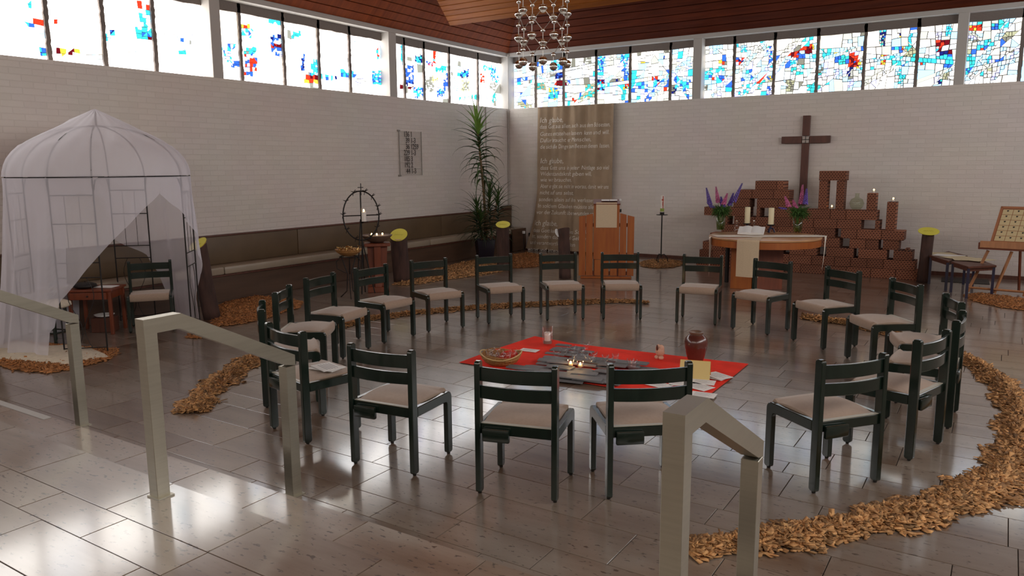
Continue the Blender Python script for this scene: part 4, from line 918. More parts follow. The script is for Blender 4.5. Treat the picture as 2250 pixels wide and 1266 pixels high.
for r_i, (a, b) in rowspan.items():
    xa, xb = X_(a), X_(b); cuts = [(xa, xb)]
    for (hr, ha, hb2) in hole:
        if hr == r_i:
            nc = []
            for (p, q) in cuts:
                A_, B_ = X_(ha), X_(hb2)
                if A_ > p and B_ < q: nc += [(p, A_), (B_, q)]
                else: nc.append((p, q))
            cuts = nc
    for (p, q) in cuts:
        x = p
        while q-x > .04:
            l_ = min(q-x, rg.choice((.25, .37, .37, .37)))
            if q-x-l_ < .12: l_ = q-x
            z0 = r_i*RH+.001; jy = rg.uniform(-.008, .008)
            MB().box(x+.003-(-2.9), x+l_-.003-(-2.9), jy, BY1-BY0, z0, z0+RH-.004).build('brick', M_brick, bs, bevel=.003)
            x += l_
def tower(pa, pb, z0, z1, vert=True):
    xa, xb = X_(pa)+2.9, X_(pb)+2.9; n = max(1, round((z1-z0)/.37)); hh2 = (z1-z0)/n
    for i in range(n): MB().box(xa, xb, .03, .27, z0+i*hh2+.001, z0+(i+1)*hh2-.002).build('brick', M_brick, bs, bevel=.003)
t7 = 7*RH
tower(1794, 1812, t7, t7+.48); tower(1832, 1849, t7, t7+.48); MB().box(X_(1793)+2.9, X_(1852)+2.9, .02, .28, t7+.482, t7+.482+RH).build('brick', M_brick, bs, bevel=.003)
tower(1900, 1920, t7-0.0+.0, t7+.28); tower(1945, 1966, 5*RH, 5*RH+.46)
MB().box(X_(1546)+2.9, X_(1600)+2.9, .0, .25, 6*RH+.001, 7*RH-.004).build('brick', M_brick, bs, bevel=.003)
MB().box(X_(1992)+2.9, X_(2000)+2.9, .05, .25, 3*RH+.001, 3*RH+.03).build('brick', M_brick, bs)
# things on the stack
lt = thing('tealight_glass', 'small lit tealight glass inside the tall brick doorway', 'candle', (X_(1822), BY0+.12, t7+.002))
MB().lathe([(.028, 0), (.032, .06), (.030, .06), (.026, .004)], 12, close=False).build('glass', M_glass, lt)
MB().lathe([(.02, .004), (.02, .03)], 10).build('wax', M_waxwhite, lt)
MB().ball((0, 0, .05), .010, 8, 6, 1.5).build('flame', M_flame, lt)
for px, zz, lab in ((1913, 6*RH, 'small lit tealight glass below the short brick tower'), (1957, 5*RH+.462, 'small lit tealight glass on the rightmost brick tower')):
    dup(lt, (X_(px), BY0-.03 if zz < 1 and False else BY0+.08, (t7+.282 if px == 1913 else zz)+.002), 0, lab)
g_ = thing('round_flask', 'round glass flask standing on top of the brick stack', 'flask', (X_(1876), BY0+.14, t7+.002))
MB().lathe([(.06, 0), (.10, .05), (.115, .11), (.09, .17), (.035, .20), (.03, .25), (.04, .27)], 18, close=False).build('glass', M_glassg, g_, smooth=True)

# ================================================================== LECTERN
lb = atz(1332, 612); lrz = math.atan2(-2.9-lb.x, -(6.6-lb.y))   # faces the ring
lt_ = thing('lectern', 'orange wooden lectern of upright boards before the brown banner', 'lectern', (lb.x, lb.y, 0), math.radians(27))
lu = 1/131.0
def LX(c): return ((1180+c/5.753)-1331)*lu
def solve_z(x, y, py):
    lo, hi = 0, 4.5
    for _ in range(30):
        m_ = (lo+hi)/2
        if pj((x, y, m_))[1] > py: lo = m_
        else: hi = m_
    return lo
def LZ(c): return solve_z(lb.x, lb.y, 420+c/5.753)
def board(x0, x1, zlo, za, zb2, y=0, th_=.03, nm='board'):
    return MB().prism([(x0, zlo), (x1, zlo), (x1, zb2), (x0, za)], 'y', y-th_/2, y+th_/2).build(nm, M_orange, lt_, bevel=.003)
board(LX(523), LX(605), LZ(1070), LZ(322), LZ(305)); board(LX(612), LX(695), LZ(1070), LZ(303), LZ(285))
board(LX(705), LX(1022), LZ(862), LZ(165), LZ(160), nm='front_panel')
board(LX(1030), LX(1110), LZ(1070), LZ(280), LZ(300)); board(LX(1122), LX(1205), LZ(1070), LZ(305), LZ(325))
for a, b in ((718, 795), (812, 895), (915, 997), (1018, 1100)): board(LX(a), LX(b), LZ(1070), LZ(866), LZ(866), .004)
MB().box(LX(545), LX(1180), -.02, .42, .001, LZ(1078)).build('plinth', M_orange, lt_, bevel=.004)
for z in (LZ(1000)-.05, LZ(430)): MB().box(LX(530), LX(1200), .016, .05, z-.03, z+.03).build('cross_batten', M_orange_dk, lt_, bevel=.003)
MB().box(LX(710), LX(735), .02, .38, LZ(1078), LZ(175)).build('side_board', M_orange_dk, lt_); MB().box(LX(995), LX(1020), .02, .38, LZ(1078), LZ(175)).build('side_board', M_orange_dk, lt_)
Fm = Matrix.Translation((0, .17, LZ(158)+.015)) @ Matrix.Rotation(math.radians(8), 4, 'X')
o = MB().box(LX(700), LX(1030), -.20, .22, -.012, .012).build('reading_top', M_orange_dk, lt_, bevel=.003); o.matrix_basis = Fm
mb = MB(); mb.box(LX(733), LX(990), -.028, -.020, LZ(460), LZ(158)+.02)
o = mb.build('linen_cloth', M_linen); o.location = lt_.location; o.rotation_euler = lt_.rotation_euler; tag(o, 'cream linen cloth hanging over the front of the lectern', 'cloth')
bk = thing('bible_on_lectern', 'open book lying on top of the lectern', 'book', lt_.matrix_basis @ Vector((.04, .19, LZ(158)+.038)), math.radians(27))
MB().box(-.13, -.003, -.09, .09, 0, .02).build('page_block', M_white, bk); MB().box(.003, .13, -.09, .09, 0, .02).build('page_block', M_white, bk)
mc = thing('microphone', 'gooseneck microphone at the edge of the lectern', 'microphone', lt_.matrix_basis @ Vector((LX(1035), .05, LZ(250))), math.radians(27))
MB().cbox((0, 0, 0), .03, .04, .05).build('clamp', M_black, mc)
MB().tube([(0, 0, 0), (.005, 0, .09), (-.005, -.01, .16)], .003).build('gooseneck', M_chrome, mc)
MB().ball((-.008, -.015, .175), .021).build('head', M_whiteplastic, mc)

# ================================================================== STANDING CANDLE
sb = atz(1452, 580)
sc1 = thing('candle_stand', 'tall black iron candle stand on wood chips between lectern and altar', 'candlestick', (sb.x, sb.y, 0))
MB().tube([(0, 0, .13), (0, 0, .94)], .012).build('stem', M_black, sc1)
for k in range(3):
    a = k*2*PI/3+.5; MB().tube([(0, 0, .17), (.06*math.cos(a), .06*math.sin(a), .185), (.11*math.cos(a), .11*math.sin(a), .13), (.135*math.cos(a), .135*math.sin(a), .03), (.165*math.cos(a), .165*math.sin(a), .014)], .009).build('foot', M_black, sc1)
MB().lathe([(.03, .925), (.105, .93), (.11, .938), (.03, .94)], 20).build('drip_plate', M_black, sc1)
MB().lathe([(.040, .94), (.042, .985), (.03, .985)], 14).build('cup', M_black, sc1)
cd1 = thing('painted_candle', 'thick white candle with a red and green painted design on the iron stand', 'candle', (sb.x, sb.y, .986))
MB().lathe([(.036, 0), (.036, .30), (.030, .31), (.01, .308)], 18).build('wax', M_waxwhite, cd1, smooth=False)
MB().lathe([(.0368, .01), (.0368, .07)], 18, close=False).build('green_band', mat('green_wax', (.30, .38, .06), .5), cd1)
mb = MB()
for (a0, a1, z0, z1) in ((-1.0, -.55, .07, .30), (-1.5, -.4, .215, .245), (-1.15, -.75, .12, .19), (-.7, -.5, .24, .32)):
    n = 5; vs = [(.0372*math.cos(a0+(a1-a0)*i/n), .0372*math.sin(a0+(a1-a0)*i/n), z) for z in (z0, min(z1, .30)) for i in range(n+1)]
    mb.add(vs, [(i, i+1, i+n+2, i+n+1) for i in range(n)])
mb.build('painted_figure', mat('red_wax', (.42, .05, .02), .5), cd1)

# ================================================================== ALTAR
ac = Vector((-3.03, 11.72, 0)); AH, AR = .80, .80
al = thing('altar', 'round orange wooden altar table on crossed panels before the brick stack', 'table', (ac.x, ac.y, 0))
o = MB().lathe([(AR-.03, AH-.135), (AR, AH-.13), (AR, AH-.035), (AR-.01, AH-.03)], 56).build('apron', M_orange, al); smooth_angle(o, 30)
o = MB().lathe([(AR+.005, AH-.03), (AR+.012, AH-.02), (AR+.012, AH-.006), (AR, AH)], 56).build('table_top', mat('altar_top', (.52, .27, .12), .3, var=.1, vscale=5, coat=.3), al); smooth_angle(o, 30)
p0, p1, p2 = atz(1604, 634)-ac, atz(1650, 637)-ac, atz(1718, 637)-ac
def panel(a, b, th_=.05, m=M_orange, h0=.001, h1=AH-.135):
    d = (b-a); L_ = math.hypot(d.x, d.y); o = MB().box(0, L_, 0, th_, h0, h1).build('base_panel', m, al, bevel=.003); o.location = (a.x, a.y, 0); o.rotation_euler = (0, 0, math.atan2(d.y, d.x)); return o
panel(p0, p1, .35); panel(p1+Vector((.02, .02, 0)), p2, .30, M_orange_dk)
ic = atz(1592, 622); 
tag(MB().lathe([(.035, .001), (.035, AH-.14)], 12).build('iron_column', M_black, loc=(ic.x, ic.y+.1, 0)), 'dark upright column behind the left edge of the altar base', 'column')
# runner in front, and long cloth over the top with a hanging corner
d_ = (p1-p0).normalized(); fr = Vector((0, -AR-.016, 0)); 
rn = MB(); nrm = Vector((d_.y, -d_.x, 0)); cpt = nrm*(AR+.02)
xa, xb = -.155, .155; f0 = (p0+p1)*.5
cm = atz(1640, 529, AH)-ac; aa = math.atan2(cm.y, cm.x)
w_ = .155; vs = []
segs = [(AR-.55, AH+.004), (AR-.05, AH+.004), (AR+.014, AH+.003), (AR+.026, AH-.02), (AR+.028, AH-.2), (AR+.026, AH-.53)]
for (r_, z) in segs:
    for s1 in (-1, -.33, .33, 1):
        a = aa+s1*w_/AR; q = Vector((math.cos(a)*r_, math.sin(a)*r_, z)); vs.append(tuple(q+Vector((0, 0, 0))))
fs = [(i*4+k, i*4+k+1, (i+1)*4+k+1, (i+1)*4+k) for i in range(len(segs)-1) for k in range(3)]
o = MB().add(vs, fs).build('altar_runner', M_linen, loc=(ac.x, ac.y, 0)); tag(o, 'cream linen runner hanging down the front of the altar', 'cloth')
# white cloth strip lying across with a drooping end at the right
er = atz(1772, 519, AH)-ac; el_ = atz(1560, 519, AH)-ac; u = (er-el_); u.z = 0; u.normalize(); wv_ = Vector((-u.y, u.x, 0)); vs = []
mid_ = (er+el_)*.5; mid_.z = 0; mid_ = mid_+Vector((0, -.03, 0)); half = math.sqrt(max(.01, AR**2-mid_.dot(wv_)**2)); cm0 = wv_*mid_.dot(wv_)
for s1 in np.linspace(-half+.02, half+.0, 12):
    for t_ in (-.17, .17):
        q = cm0+u*s1+wv_*t_; rr_ = math.hypot(q.x, q.y); q2 = q*(min(1, (AR-.005)/rr_)); vs.append((q2.x, q2.y, AH+.006))
n0 = len(vs)
for (out, z, wf_) in ((.035, AH-.0, .9), (.05, AH-.03, .6), (.055, AH-.10, .42), (.058, AH-.22, .3), (.055, AH-.36, .18), (.05, AH-.50, .05)):
    for t_ in (-.15, .15):
        q = cm0+u*(half+out+(.10*wf_ if t_ > 0 else 0))+wv_*(t_*wf_*.6+.02); vs.append((q.x, q.y, z))
n_ = len(vs)//2; fs = [(2*i, 2*i+1, 2*i+3, 2*i+2) for i in range(n_-1)]
o = MB().add(vs, fs).build('altar_cloth', M_wlinen, loc=(ac.x, ac.y, 0)); tag(o, 'white cloth lying across the altar with one corner hanging down', 'cloth')
mb = MB(); q = cm0-u*(half+.012); 
o = MB().add([(q.x, q.y-.1, AH), (q.x, q.y+.1, AH), (q.x-.02, q.y+.05, AH-.25), (q.x-.02, q.y-.02, AH-.25), (q.x-.02, q.y, AH-.62)], [(0, 1, 2, 3), (3, 2, 4)]).build('hanging_corner', M_wlinen, o)
# things on the altar
def on(px, py): q = atz(px, py, AH); return Vector((q.x, q.y, AH+.008))
def candle(px, py, lab):
    q = on(px, py); h = thing('candle_holder', 'dark iron holder under the '+lab, 'holder', q)
    MB().lathe([(.02, .105), (.062, .115), (.066, .125), (.02, .12)], 16).build('dish', M_black, h)
    MB().tube([(0, 0, .05), (0, 0, .115)], .018).build('stem', M_blue, h)
    for k in range(3): a = k*2.094+.4; MB().tube([(0, 0, .07), (.035*math.cos(a), .035*math.sin(a), .06), (.06*math.cos(a), .06*math.sin(a), .0)], .013).build('foot', M_blue, h)
    c_ = thing('altar_candle', lab, 'candle', q+Vector((0, 0, .1265)))
    MB().lathe([(.042, 0), (.042, .252), (.036, .258), (.01, .250)], 20).build('wax', M_candle, c_); MB().tube([(0, 0, .25), (0, 0, .268)], .002).build('wick', M_black, c_)
candle(1641, 509, 'thick cream candle on the altar beside the open book, farther from the flowers at the wall')
candle(1693, 512, 'thick cream candle on the altar next to the dark blue holder feet')
scene_c = [o for o in bpy.data.objects if o.name.startswith('altar_candle')]
scene_c[0]['label'] = 'thick cream candle behind the open book on the altar'; scene_c[1]['label'] = 'thick cream candle just past the open book, towards the second vase'
for o in bpy.data.objects:
    if o.name.startswith('candle_holder'): o['label'] = 'dark iron holder under the candle behind the open book' if o.name == 'candle_holder' else 'dark blue three footed holder under the candle past the open book'
q = on(1652, 517)+Vector((-.01, .0, 0)); ob = thing('open_book', 'large open book with white pages lying on the front of the altar', 'book', q, math.radians(10))
for s1 in (-1, 1):
    vs = []; n = 8
    for i in range(n+1):
        t_ = i/n; x = s1*.19*t_; z = .022+.02*math.sin(PI*min(1, t_*1.3+.1)); vs += [(x, -.13, z), (x, .13, z), (x, .13, .002), (x, -.13, .002)]
    fs = [(4*i+a, 4*i+(a+1) % 4, 4*i+4+(a+1) % 4, 4*i+4+a) for i in range(n) for a in range(4)]+[(0, 1, 2, 3), (4*n+3, 4*n+2, 4*n+1, 4*n)]
    o = MB().add(vs, fs).build('page_block', M_white, ob); smooth_angle(o, 30); o.rotation_euler = (0, -s1*.05, 0)
Mtilt = Matrix.Rotation(.30, 4, 'X'); ob.matrix_basis = Matrix.Translation(q+Vector((0, 0, .045))) @ Matrix.Rotation(math.radians(10), 4, 'Z') @ Matrix.Rotation(.32, 4, 'X')
for (px, lab) in ((1618, 'small glass cruet on the altar next to the tall flower vase'), (1656, 'small glass cruet on the altar behind the open book')):
    q = on(px, 511); c_ = thing('glass_cruet', lab, 'bottle', q)
    MB().lathe([(.042, 0), (.05, .03), (.035, .07), (.022, .09), (.022, .14), (.026, .155), (.012, .165)], 16).build('glass', M_glass, c_, smooth=True)
    MB().ball((0, 0, .175), .014).build('stopper', M_chrome, c_)
def lupines(px, py, lab, spikes, seed):
    q = on(px, py); v_ = thing('glass_vase', lab+', glass vase', 'vase', q)
    MB().lathe([(.055, 0), (.062, .01), (.085, .24), (.082, .24), (.058, .015), (.01, .012)], 20, close=False).build('glass', M_glassg, v_, smooth=True)
    MB().lathe([(.056, .013), (.070, .14), (.01, .141)], 16).build('water', M_water, v_, smooth=True)
    b_ = thing('lupine_bunch', lab, 'flowers', q+Vector((0, 0, .02))); rg = random.Random(seed)
    mb = MB()
    for k in range(9):
        a = rg.uniform(0, 6.28); mb.tube([(rg.uniform(-.03, .03), rg.uniform(-.03, .03), 0), (.05*math.cos(a), .05*math.sin(a), .24)], .004, 5)
    mb.build('stems', M_stem, b_)
    mb = MB()
    for k in range(230):
        a = rg.uniform(0, 6.28); e = rg.uniform(-.6, 1.2); r0 = rg.uniform(0, .10); blade(mb, (r0*math.cos(a), r0*math.sin(a), .23+rg.uniform(0, .10)), a, e, rg.uniform(.07, .15), .034, .8, n=3)
    mb.build('foliage', M_stem, b_)
    for (dx, dz, tx, tz, cc) in spikes:
        mb = MB(); P0 = Vector((dx*.4, 0, .25)); P1 = Vector((dx, rg.uniform(-.05, .05), dz)); P2 = Vector((tx, P1.y*1.3, tz)); mbs = MB(); mbs.tube([P0, P1, P2], .004, 5)
        for k in range(90):
            f_ = k/90; p = P1.lerp(P2, f_); a = k*2.4; r_ = .032*(1-f_*.75); c_ = p+Vector((math.cos(a)*r_, math.sin(a)*r_, 0)); s_ = .016*(1-f_*.6)
            mb.add([c_+Vector((s_, 0, 0)), c_+Vector((0, s_, 0)), c_+Vector((-s_, 0, 0)), c_+Vector((0, -s_, 0)), c_+Vector((0, 0, s_*1.3)), c_-Vector((0, 0, s_*.8))], [(0,1,4),(1,2,4),(2,3,4),(3,0,4),(1,0,5),(2,1,5),(3,2,5),(0,3,5)])
        sp_ = mb.build('flower_spike', M_pink if cc == 'p' else M_purple, b_); mbs.build('stalk', M_stem, sp_)
lupines(1583, 507, 'violet and pink lupines on the altar end nearer the candle stand', [(-.20, .40, -.27, .66, 'v'), (-.06, .42, -.11, .68, 'p'), (.05, .40, .11, .58, 'p'), (.12, .38, .17, .58, 'v'), (.20, .44, .33, .74, 'v'), (-.15, .34, -.25, .42, 'v'), (.02, .36, -.02, .52, 'v')], 5)
lupines(1752, 512, 'violet and pink lupines on the altar end above the hanging cloth', [(.02, .42, .03, .72, 'p'), (.09, .42, .10, .66, 'v'), (-.14, .38, -.20, .54, 'p'), (-.22, .34, -.30, .36, 'v'), (-.06, .36, -.10, .48, 'p')], 6)

# ================================================================== IRON WHEEL, BASKET STAND, BOWL PEDESTAL
wb_ = atz(800, 650); wl_ = (wb_-Vector((0, 0, 0))); dist = math.hypot(wb_.x, wb_.y)
face = math.atan2(wb_.y, wb_.x)-PI/2       # local x across the view
wx = lambda px: (px-795)/152.0
def wz(py): 
    lo, hi = 0, 3
    for _ in range(30):
        m_ = (lo+hi)/2
        if pj((wb_.x, wb_.y, m_))[1] > py: lo = m_
        else: hi = m_
    return lo
wh = thing('wheel_candle_stand', 'black iron wheel with an inscribed cross and small birds, holding one candle', 'candle stand', (wb_.x, wb_.y, 0), face)
zc, RX, RZ = (wz(420)+wz(528))/2, wx(832)-wx(795)+.01, (wz(420)-wz(528))/2
MB().tube([(RX*math.cos(a), 0, zc+RZ*math.sin(a)) for a in [2*PI*i/40 for i in range(41)]], .011, 6, cap=False).build('rim', M_black, wh)
MB().tube([(0, 0, zc+RZ), (0, 0, .75), (-.03, .02, .02)], .011).build('upright', M_black, wh)
MB().tube([(-RX, 0, zc), (RX, 0, zc+.01)], .009).build('cross_bar', M_black, wh)
MB().tube([(-.01, 0, zc-.05), (-.10, -.06, .02)], .010).build('leg', M_black, wh); MB().tube([(0, 0, zc-.35), (.16, .08, .02)], .010).build('leg', M_black, wh); MB().tube([(0, 0, zc-.35), (.02, .22, .02)], .010).build('leg', M_black, wh)
MB().tube([(.01, 0, zc+RZ-.06), (.01, 0, wz(403))], .007).build('small_cross', M_black, wh); MB().tube([(-.035, 0, wz(412)), (.045, 0, wz(412))], .006).build('small_cross_arm', M_black, wh)
for a in (20, 50, 75, 112, 145, 178, 215, 250, 330, 300, 0):
    x, z = RX*math.cos(math.radians(a)), zc+RZ*math.sin(math.radians(a)); mb = MB()
    mb.tube([(x-.04, 0, z+.025), (x, 0, z+.01), (x+.045, 0, z+.03)], .007, 5, taper=[.3, 1.3, .5]); mb.tube([(x, 0, z+.01), (x-.012, 0, z-.045)], .004, 4); mb.tube([(x, 0, z+.012), (x+.03, .02, z+.045)], .005, 4)
    mb.build('bird', M_black, wh)
pl = (wx(801)+.0, -.03, zc-.09); MB().lathe([(.01, 0), (.065, .002), (.07, .01), (.01, .008)], 16, pl).build('candle_plate', M_black, wh); MB().tube([(0, 0, zc-.10), pl], .008).build('bracket', M_black, wh)
wcd = thing('pillar_candle', 'lit white pillar candle on the plate of the iron wheel', 'candle', wh.matrix_basis @ Vector((pl[0], pl[1], pl[2]+.0105)), face)
MB().lathe([(.034, 0), (.034, .13), (.028, .137), (.01, .13)], 16).build('wax', M_waxwhite, wcd); MB().ball((0, 0, .155), .012, 8, 8, 1.8).build('flame', M_flame, wcd)
bsb = atz(770, 655); bf = thing('basket_stand', 'low black iron stand with curled legs carrying a wrapped basket', 'stand', (bsb.x, bsb.y, 0), face)
for k in range(3):
    a = k*2.094+.6; c_, s_ = math.cos(a), math.sin(a)
    MB().tube([(.12*c_, .12*s_, .60), (.03*c_, .03*s_, .35), (.05*c_, .05*s_, .10), (.15*c_, .15*s_, .01)], .008).build('leg', M_black, bf)
    MB().tube([(.12*c_, .12*s_, .60), (.20*c_, .20*s_, .52), (.19*c_, .19*s_, .42), (.05*c_, .05*s_, .36)], .006).build('scroll', M_black, bf)
MB().tube([(.13*math.cos(i*PI/8), .13*math.sin(i*PI/8), .60) for i in range(17)], .007, cap=False).build('ring', M_black, bf)
bw = thing('wrapped_basket', 'shallow basket of crumpled gold foil on the iron stand', 'basket', (bsb.x, bsb.y, .608), face)
o = MB().lathe([(.05, 0), (.11, .02), (.17, .06), (.19, .10), (.18, .10), (.10, .05), (.01, .04)], 24).build('bowl', M_basket, bw); rg = random.Random(3); mb = MB()
for k in range(60):
    a, r_ = rg.uniform(0, 6.28), .17*math.sqrt(rg.random()); c_ = Vector((r_*math.cos(a), r_*math.sin(a), .10-.0*r_+rg.uniform(-.02, .035))); s_ = rg.uniform(.015, .035); d3 = [Vector((rg.uniform(-1, 1), rg.uniform(-1, 1), rg.uniform(-1, 1)))*s_ for _ in range(4)]
    mb.add([c_+d for d in d3], [(0,1,2),(0,2,3),(0,3,1),(1,3,2)])
mb.build('foil', M_gold, bw)
pb = atz(832, 640); ped = thing('bowl_pedestal', 'red brown wooden pedestal with an overhanging top slab', 'pedestal', (pb.x, pb.y, 0), face)
pz = lambda py: EYE+(wz(py)-EYE)*math.hypot(pb.x, pb.y)/dist
ptop = pz(534)
MB().box(-.19, .19, -.16, .16, ptop-.045, ptop).build('top_slab', M_orange_dk, ped, bevel=.006)
MB().prism([(-.15, .08), (.15, .08), (.13, .35), (.15, ptop-.045), (-.15, ptop-.045), (-.13, .35)], 'y', -.035, .035).build('web_panel', M_orange_dk, ped, bevel=.003)
MB().prism([(-.12, .08), (.12, .08), (.10, .35), (.12, ptop-.045), (-.12, ptop-.045), (-.10, .35)], 'x', -.05, .05).build('web_panel', M_orange_dk, ped, bevel=.003)
MB().box(-.16, .16, -.13, .13, .001, .08).build('foot_block', M_orange_dk, ped, bevel=.004)
bo = thing('stone_bowl', 'wide shallow brown bowl with small flames on the pedestal', 'bowl', (pb.x, pb.y, ptop+.001), face)
MB().lathe([(.09, 0), (.16, .04), (.225, .10), (.235, .115), (.22, .115), (.14, .07), (.01, .065)], 30).build('bowl', mat('brown_stone', (.13, .075, .05), .55, var=.2), bo, smooth=True)
MB().lathe([(.205, .100), (.01, .101)], 24).build('sand', mat('pale_sand', (.45, .36, .27), .9), bo)
for k, (x, y) in enumerate(((-.075, -.02), (.0, -.06), (.085, .0))):
    tl = thing('tealight', 'small lit tealight in the wide bowl on the pedestal', 'candle', bo.matrix_basis @ Vector((x, y, .102)), 0, 'tealights in the wide bowl')
    MB().lathe([(.019, 0), (.019, .015)], 12).build('cup', M_waxwhite, tl); MB().ball((0, 0, .028), .011, 8, 8, 1.4).build('flame', M_flame, tl)

# ================================================================== EASEL AND LOW TABLES
e1, e2 = atz(2141, 648), atz(2232, 656); ec = (e1+e2)/2; ef = math.atan2(e2.y-e1.y, e2.x-e1.x); eu = (e2-e1).length
es = thing('easel', 'beech easel holding a framed sheet of little squares at the far wall', 'easel', (ec.x, ec.y, 0), ef)
EP = lambda px: (px-2187)/132.0
def ez(py):
    lo, hi = 0, 3
    for _ in range(30):
        m_ = (lo+hi)/2
        if pj((ec.x, ec.y, m_))[1] > py: lo = m_
        else: hi = m_
    return lo
ex = [EP(x) for x in (2141, 2169, 2218, 2236)]
MB().tube([(EP(2142), 0, .035), (EP(2168), .10, ez(553))], .020, 4).build('leg', M_easel, es); MB().tube([(EP(2232), 0, .035), (EP(2240), .10, ez(553))], .020, 4).build('leg', M_easel, es)
MB().tube([(EP(2185), .02, .04), (EP(2205), .12, ez(553))], .020, 4).build('leg', M_easel, es)
MB().tube([(EP(2216), .55, .035), (EP(2214), .16, ez(470))], .018, 4).build('rear_leg', M_orange_dk, es)
MB().tube([(EP(2142), .0, .10), (EP(2234), .0, .10)], .016, 4).build('stretcher', M_easel, es)
MB().box(EP(2153), EP(2153)+.95, .0, .10, ez(550), ez(535)).build('tray', M_orange_dk, es, bevel=.004)
MB().box(EP(2156), EP(2156)+.95, -.02, .0, ez(546), ez(531)).build('tray_lip', M_easel, es, bevel=.004)
MB().tube([(EP(2216), .12, ez(540)), (EP(2240), .22, ez(357))], .022, 4).build('mast', M_easel, es); MB().cbox((EP(2222), .15, ez(449)), .08, .05, .06).build('clamp', M_orange_dk, es)
tl = .28
pic = thing('framed_sheet', 'wooden framed sheet with rows of little squares and black dots on the easel', 'picture', es.matrix_basis @ Vector((EP(2171), .03, ez(535))), ef)
pw, ph = .66, (ez(454)-ez(535)); lean_m = Matrix(((1, .17, .0, 0), (0, 1, 0, 0), (0, 0, 1, 0), (0, 0, 0, 1)))
def lean(o): o.data.transform(Matrix(((1, 0, .17, 0), (0, 1, .10, 0), (0, 0, 1, 0), (0, 0, 0, 1)))); return o
lean(MB().box(0, pw, .0, .02, 0, ph).build('backboard', mat('frame_wood', (.36, .13, .05), .5), pic))
for (a, b, c_, d_) in ((0, pw, ph-.03, ph), (0, pw, 0, .025), (0, .03, 0, ph), (pw-.11, pw, 0, ph)): lean(MB().box(a, b, -.015, 0, c_, d_).build('frame_strip', MATS['frame_wood'], pic))
sw, shh = (pw-.16)/4, (ph-.07)/6
for i in range(4):
    for j in range(6):
        cdm = lean(MB().box(.035+i*sw+.003, .035+(i+1)*sw-.003, -.005, -.001, .03+j*shh+.003, .03+(j+1)*shh-.003).build('card_square', mat('cream_card', (.62, .50, .28), .7), pic))
        x0 = .035+i*sw+sw*.5; z0 = .03+(j+1)*shh-.022; lean(MB().prism([(x0-.013, z0+.01), (x0+.013, z0+.01), (x0+.006, z0-.010), (x0-.006, z0-.010)], 'y', -.008, -.0052).build('dot', M_ink, cdm))
def low_table(pts, lab, h=.45):
    A_, B_, C_, D_ = [atz(*p, h) for p in pts]; c_ = (A_+B_+C_+D_)/4; t = thing('low_table', lab, 'table', (c_.x, c_.y, 0)); P4 = [(p-c_) for p in (A_, B_, C_, D_)]
    MB().prism([(p.x, p.y) for p in P4], 'z', h-.03, h).build('table_top', M_brownwood, t, bevel=.003)
    for p in P4: MB().cbox((p.x*.9, p.y*.9, (h-.03)/2), .035, .035, h-.03).build('leg', M_blue, t)
    MB().prism([(p.x*.9, p.y*.9) for p in P4], 'z', h-.075, h-.03).build('apron', M_brownwood, t)
    return t, c_
t1, c1 = low_table(((2042, 561), (2083, 573.5), (2126, 562), (2084, 552)), 'low dark table with papers next to the log at the brick stack')
t2, c2 = low_table(((2090, 574.5), (2128, 586), (2190, 583), (2142, 567)), 'low dark table with papers behind the easel')
PAP = mat('yellowed_paper', (.62, .52, .33), .8)
for i, (px, py, rz_, lab) in enumerate(((2066, 557, .4, 'sheet of paper on the low table, edge nearest the log'), (2085, 562, -.2, 'white sheet of paper where the two low tables meet'), (2105, 567, .7, 'yellowed sheet on the low table nearer the log, close to its end'), (2128, 572, .2, 'yellowed sheet on the low table behind the easel'), (2150, 573, 1.0, 'yellowed sheet at the far side of the table behind the easel'))):
    q = atz(px, py, .451); tag(MB().box(-.20, .20, -.14, .14, 0, .003).build('paper_sheet', M_white if i == 1 else PAP, loc=(q.x, q.y, .4505+.0035*i), rotz=rz_), lab, 'paper')
qa = atz(2110, 622); tag(MB().box(-.33, .33, -.28, .28, 0, .006).build('dark_mat', M_black, loc=(qa.x+.05, qa.y+.3, .001), rotz=.05), 'dark mat on the floor under the low tables', 'mat')

# ================================================================== HANGING LAMP OF BALLS
mc_ = atz(1193, 137, 3.10); D0 = 9.6
dirv = wr(1193, 137); tt_ = D0/math.hypot(dirv[0], dirv[1]); mc_ = Vector((tt_*dirv[0], tt_*dirv[1], EYE+tt_*dirv[2])); R0 = D0/33.6*1.05
def mzy(py, r=0): 
    lo, hi = EYE, 7
    for _ in range(30):
        m_ = (lo+hi)/2
        if pj((mc_.x, mc_.y, m_))[1] > py: lo = m_
        else: hi = m_
    return lo
lamp = thing('ball_chandelier', 'hanging chandelier of chrome balls and thin rods in front of the far roof slope', 'lamp', (mc_.x, mc_.y, mzy(140)))
base_ang = math.atan2(-mc_.y, -mc_.x); per = mzy(84)-mzy(140)
big_me = MB().ball((0, 0, 0), .052, 16, 10).build('t', M_chrome, smooth=True); cup_me = MB().lathe([(.012, -.075), (.026, -.060), (.030, -.035), (.02, -.02)], 12).build('t2', M_milk, smooth=True)
cup2 = MB().lathe([(.008, .03), (.040, .028), (.060, .005), (.062, -.015), (.055, -.02), (.02, -.025)], 16).build('t3', M_chrome, smooth=True); small_me = MB().ball((0, 0, 0), .028, 12, 8).build('t4', M_chrome, smooth=True)
mesh_big, mesh_cup, mesh_cup2, mesh_small = [o.data for o in (big_me, cup_me, cup2, small_me)]
for o in (big_me, cup_me, cup2, small_me): bpy.data.objects.remove(o)
prev = None
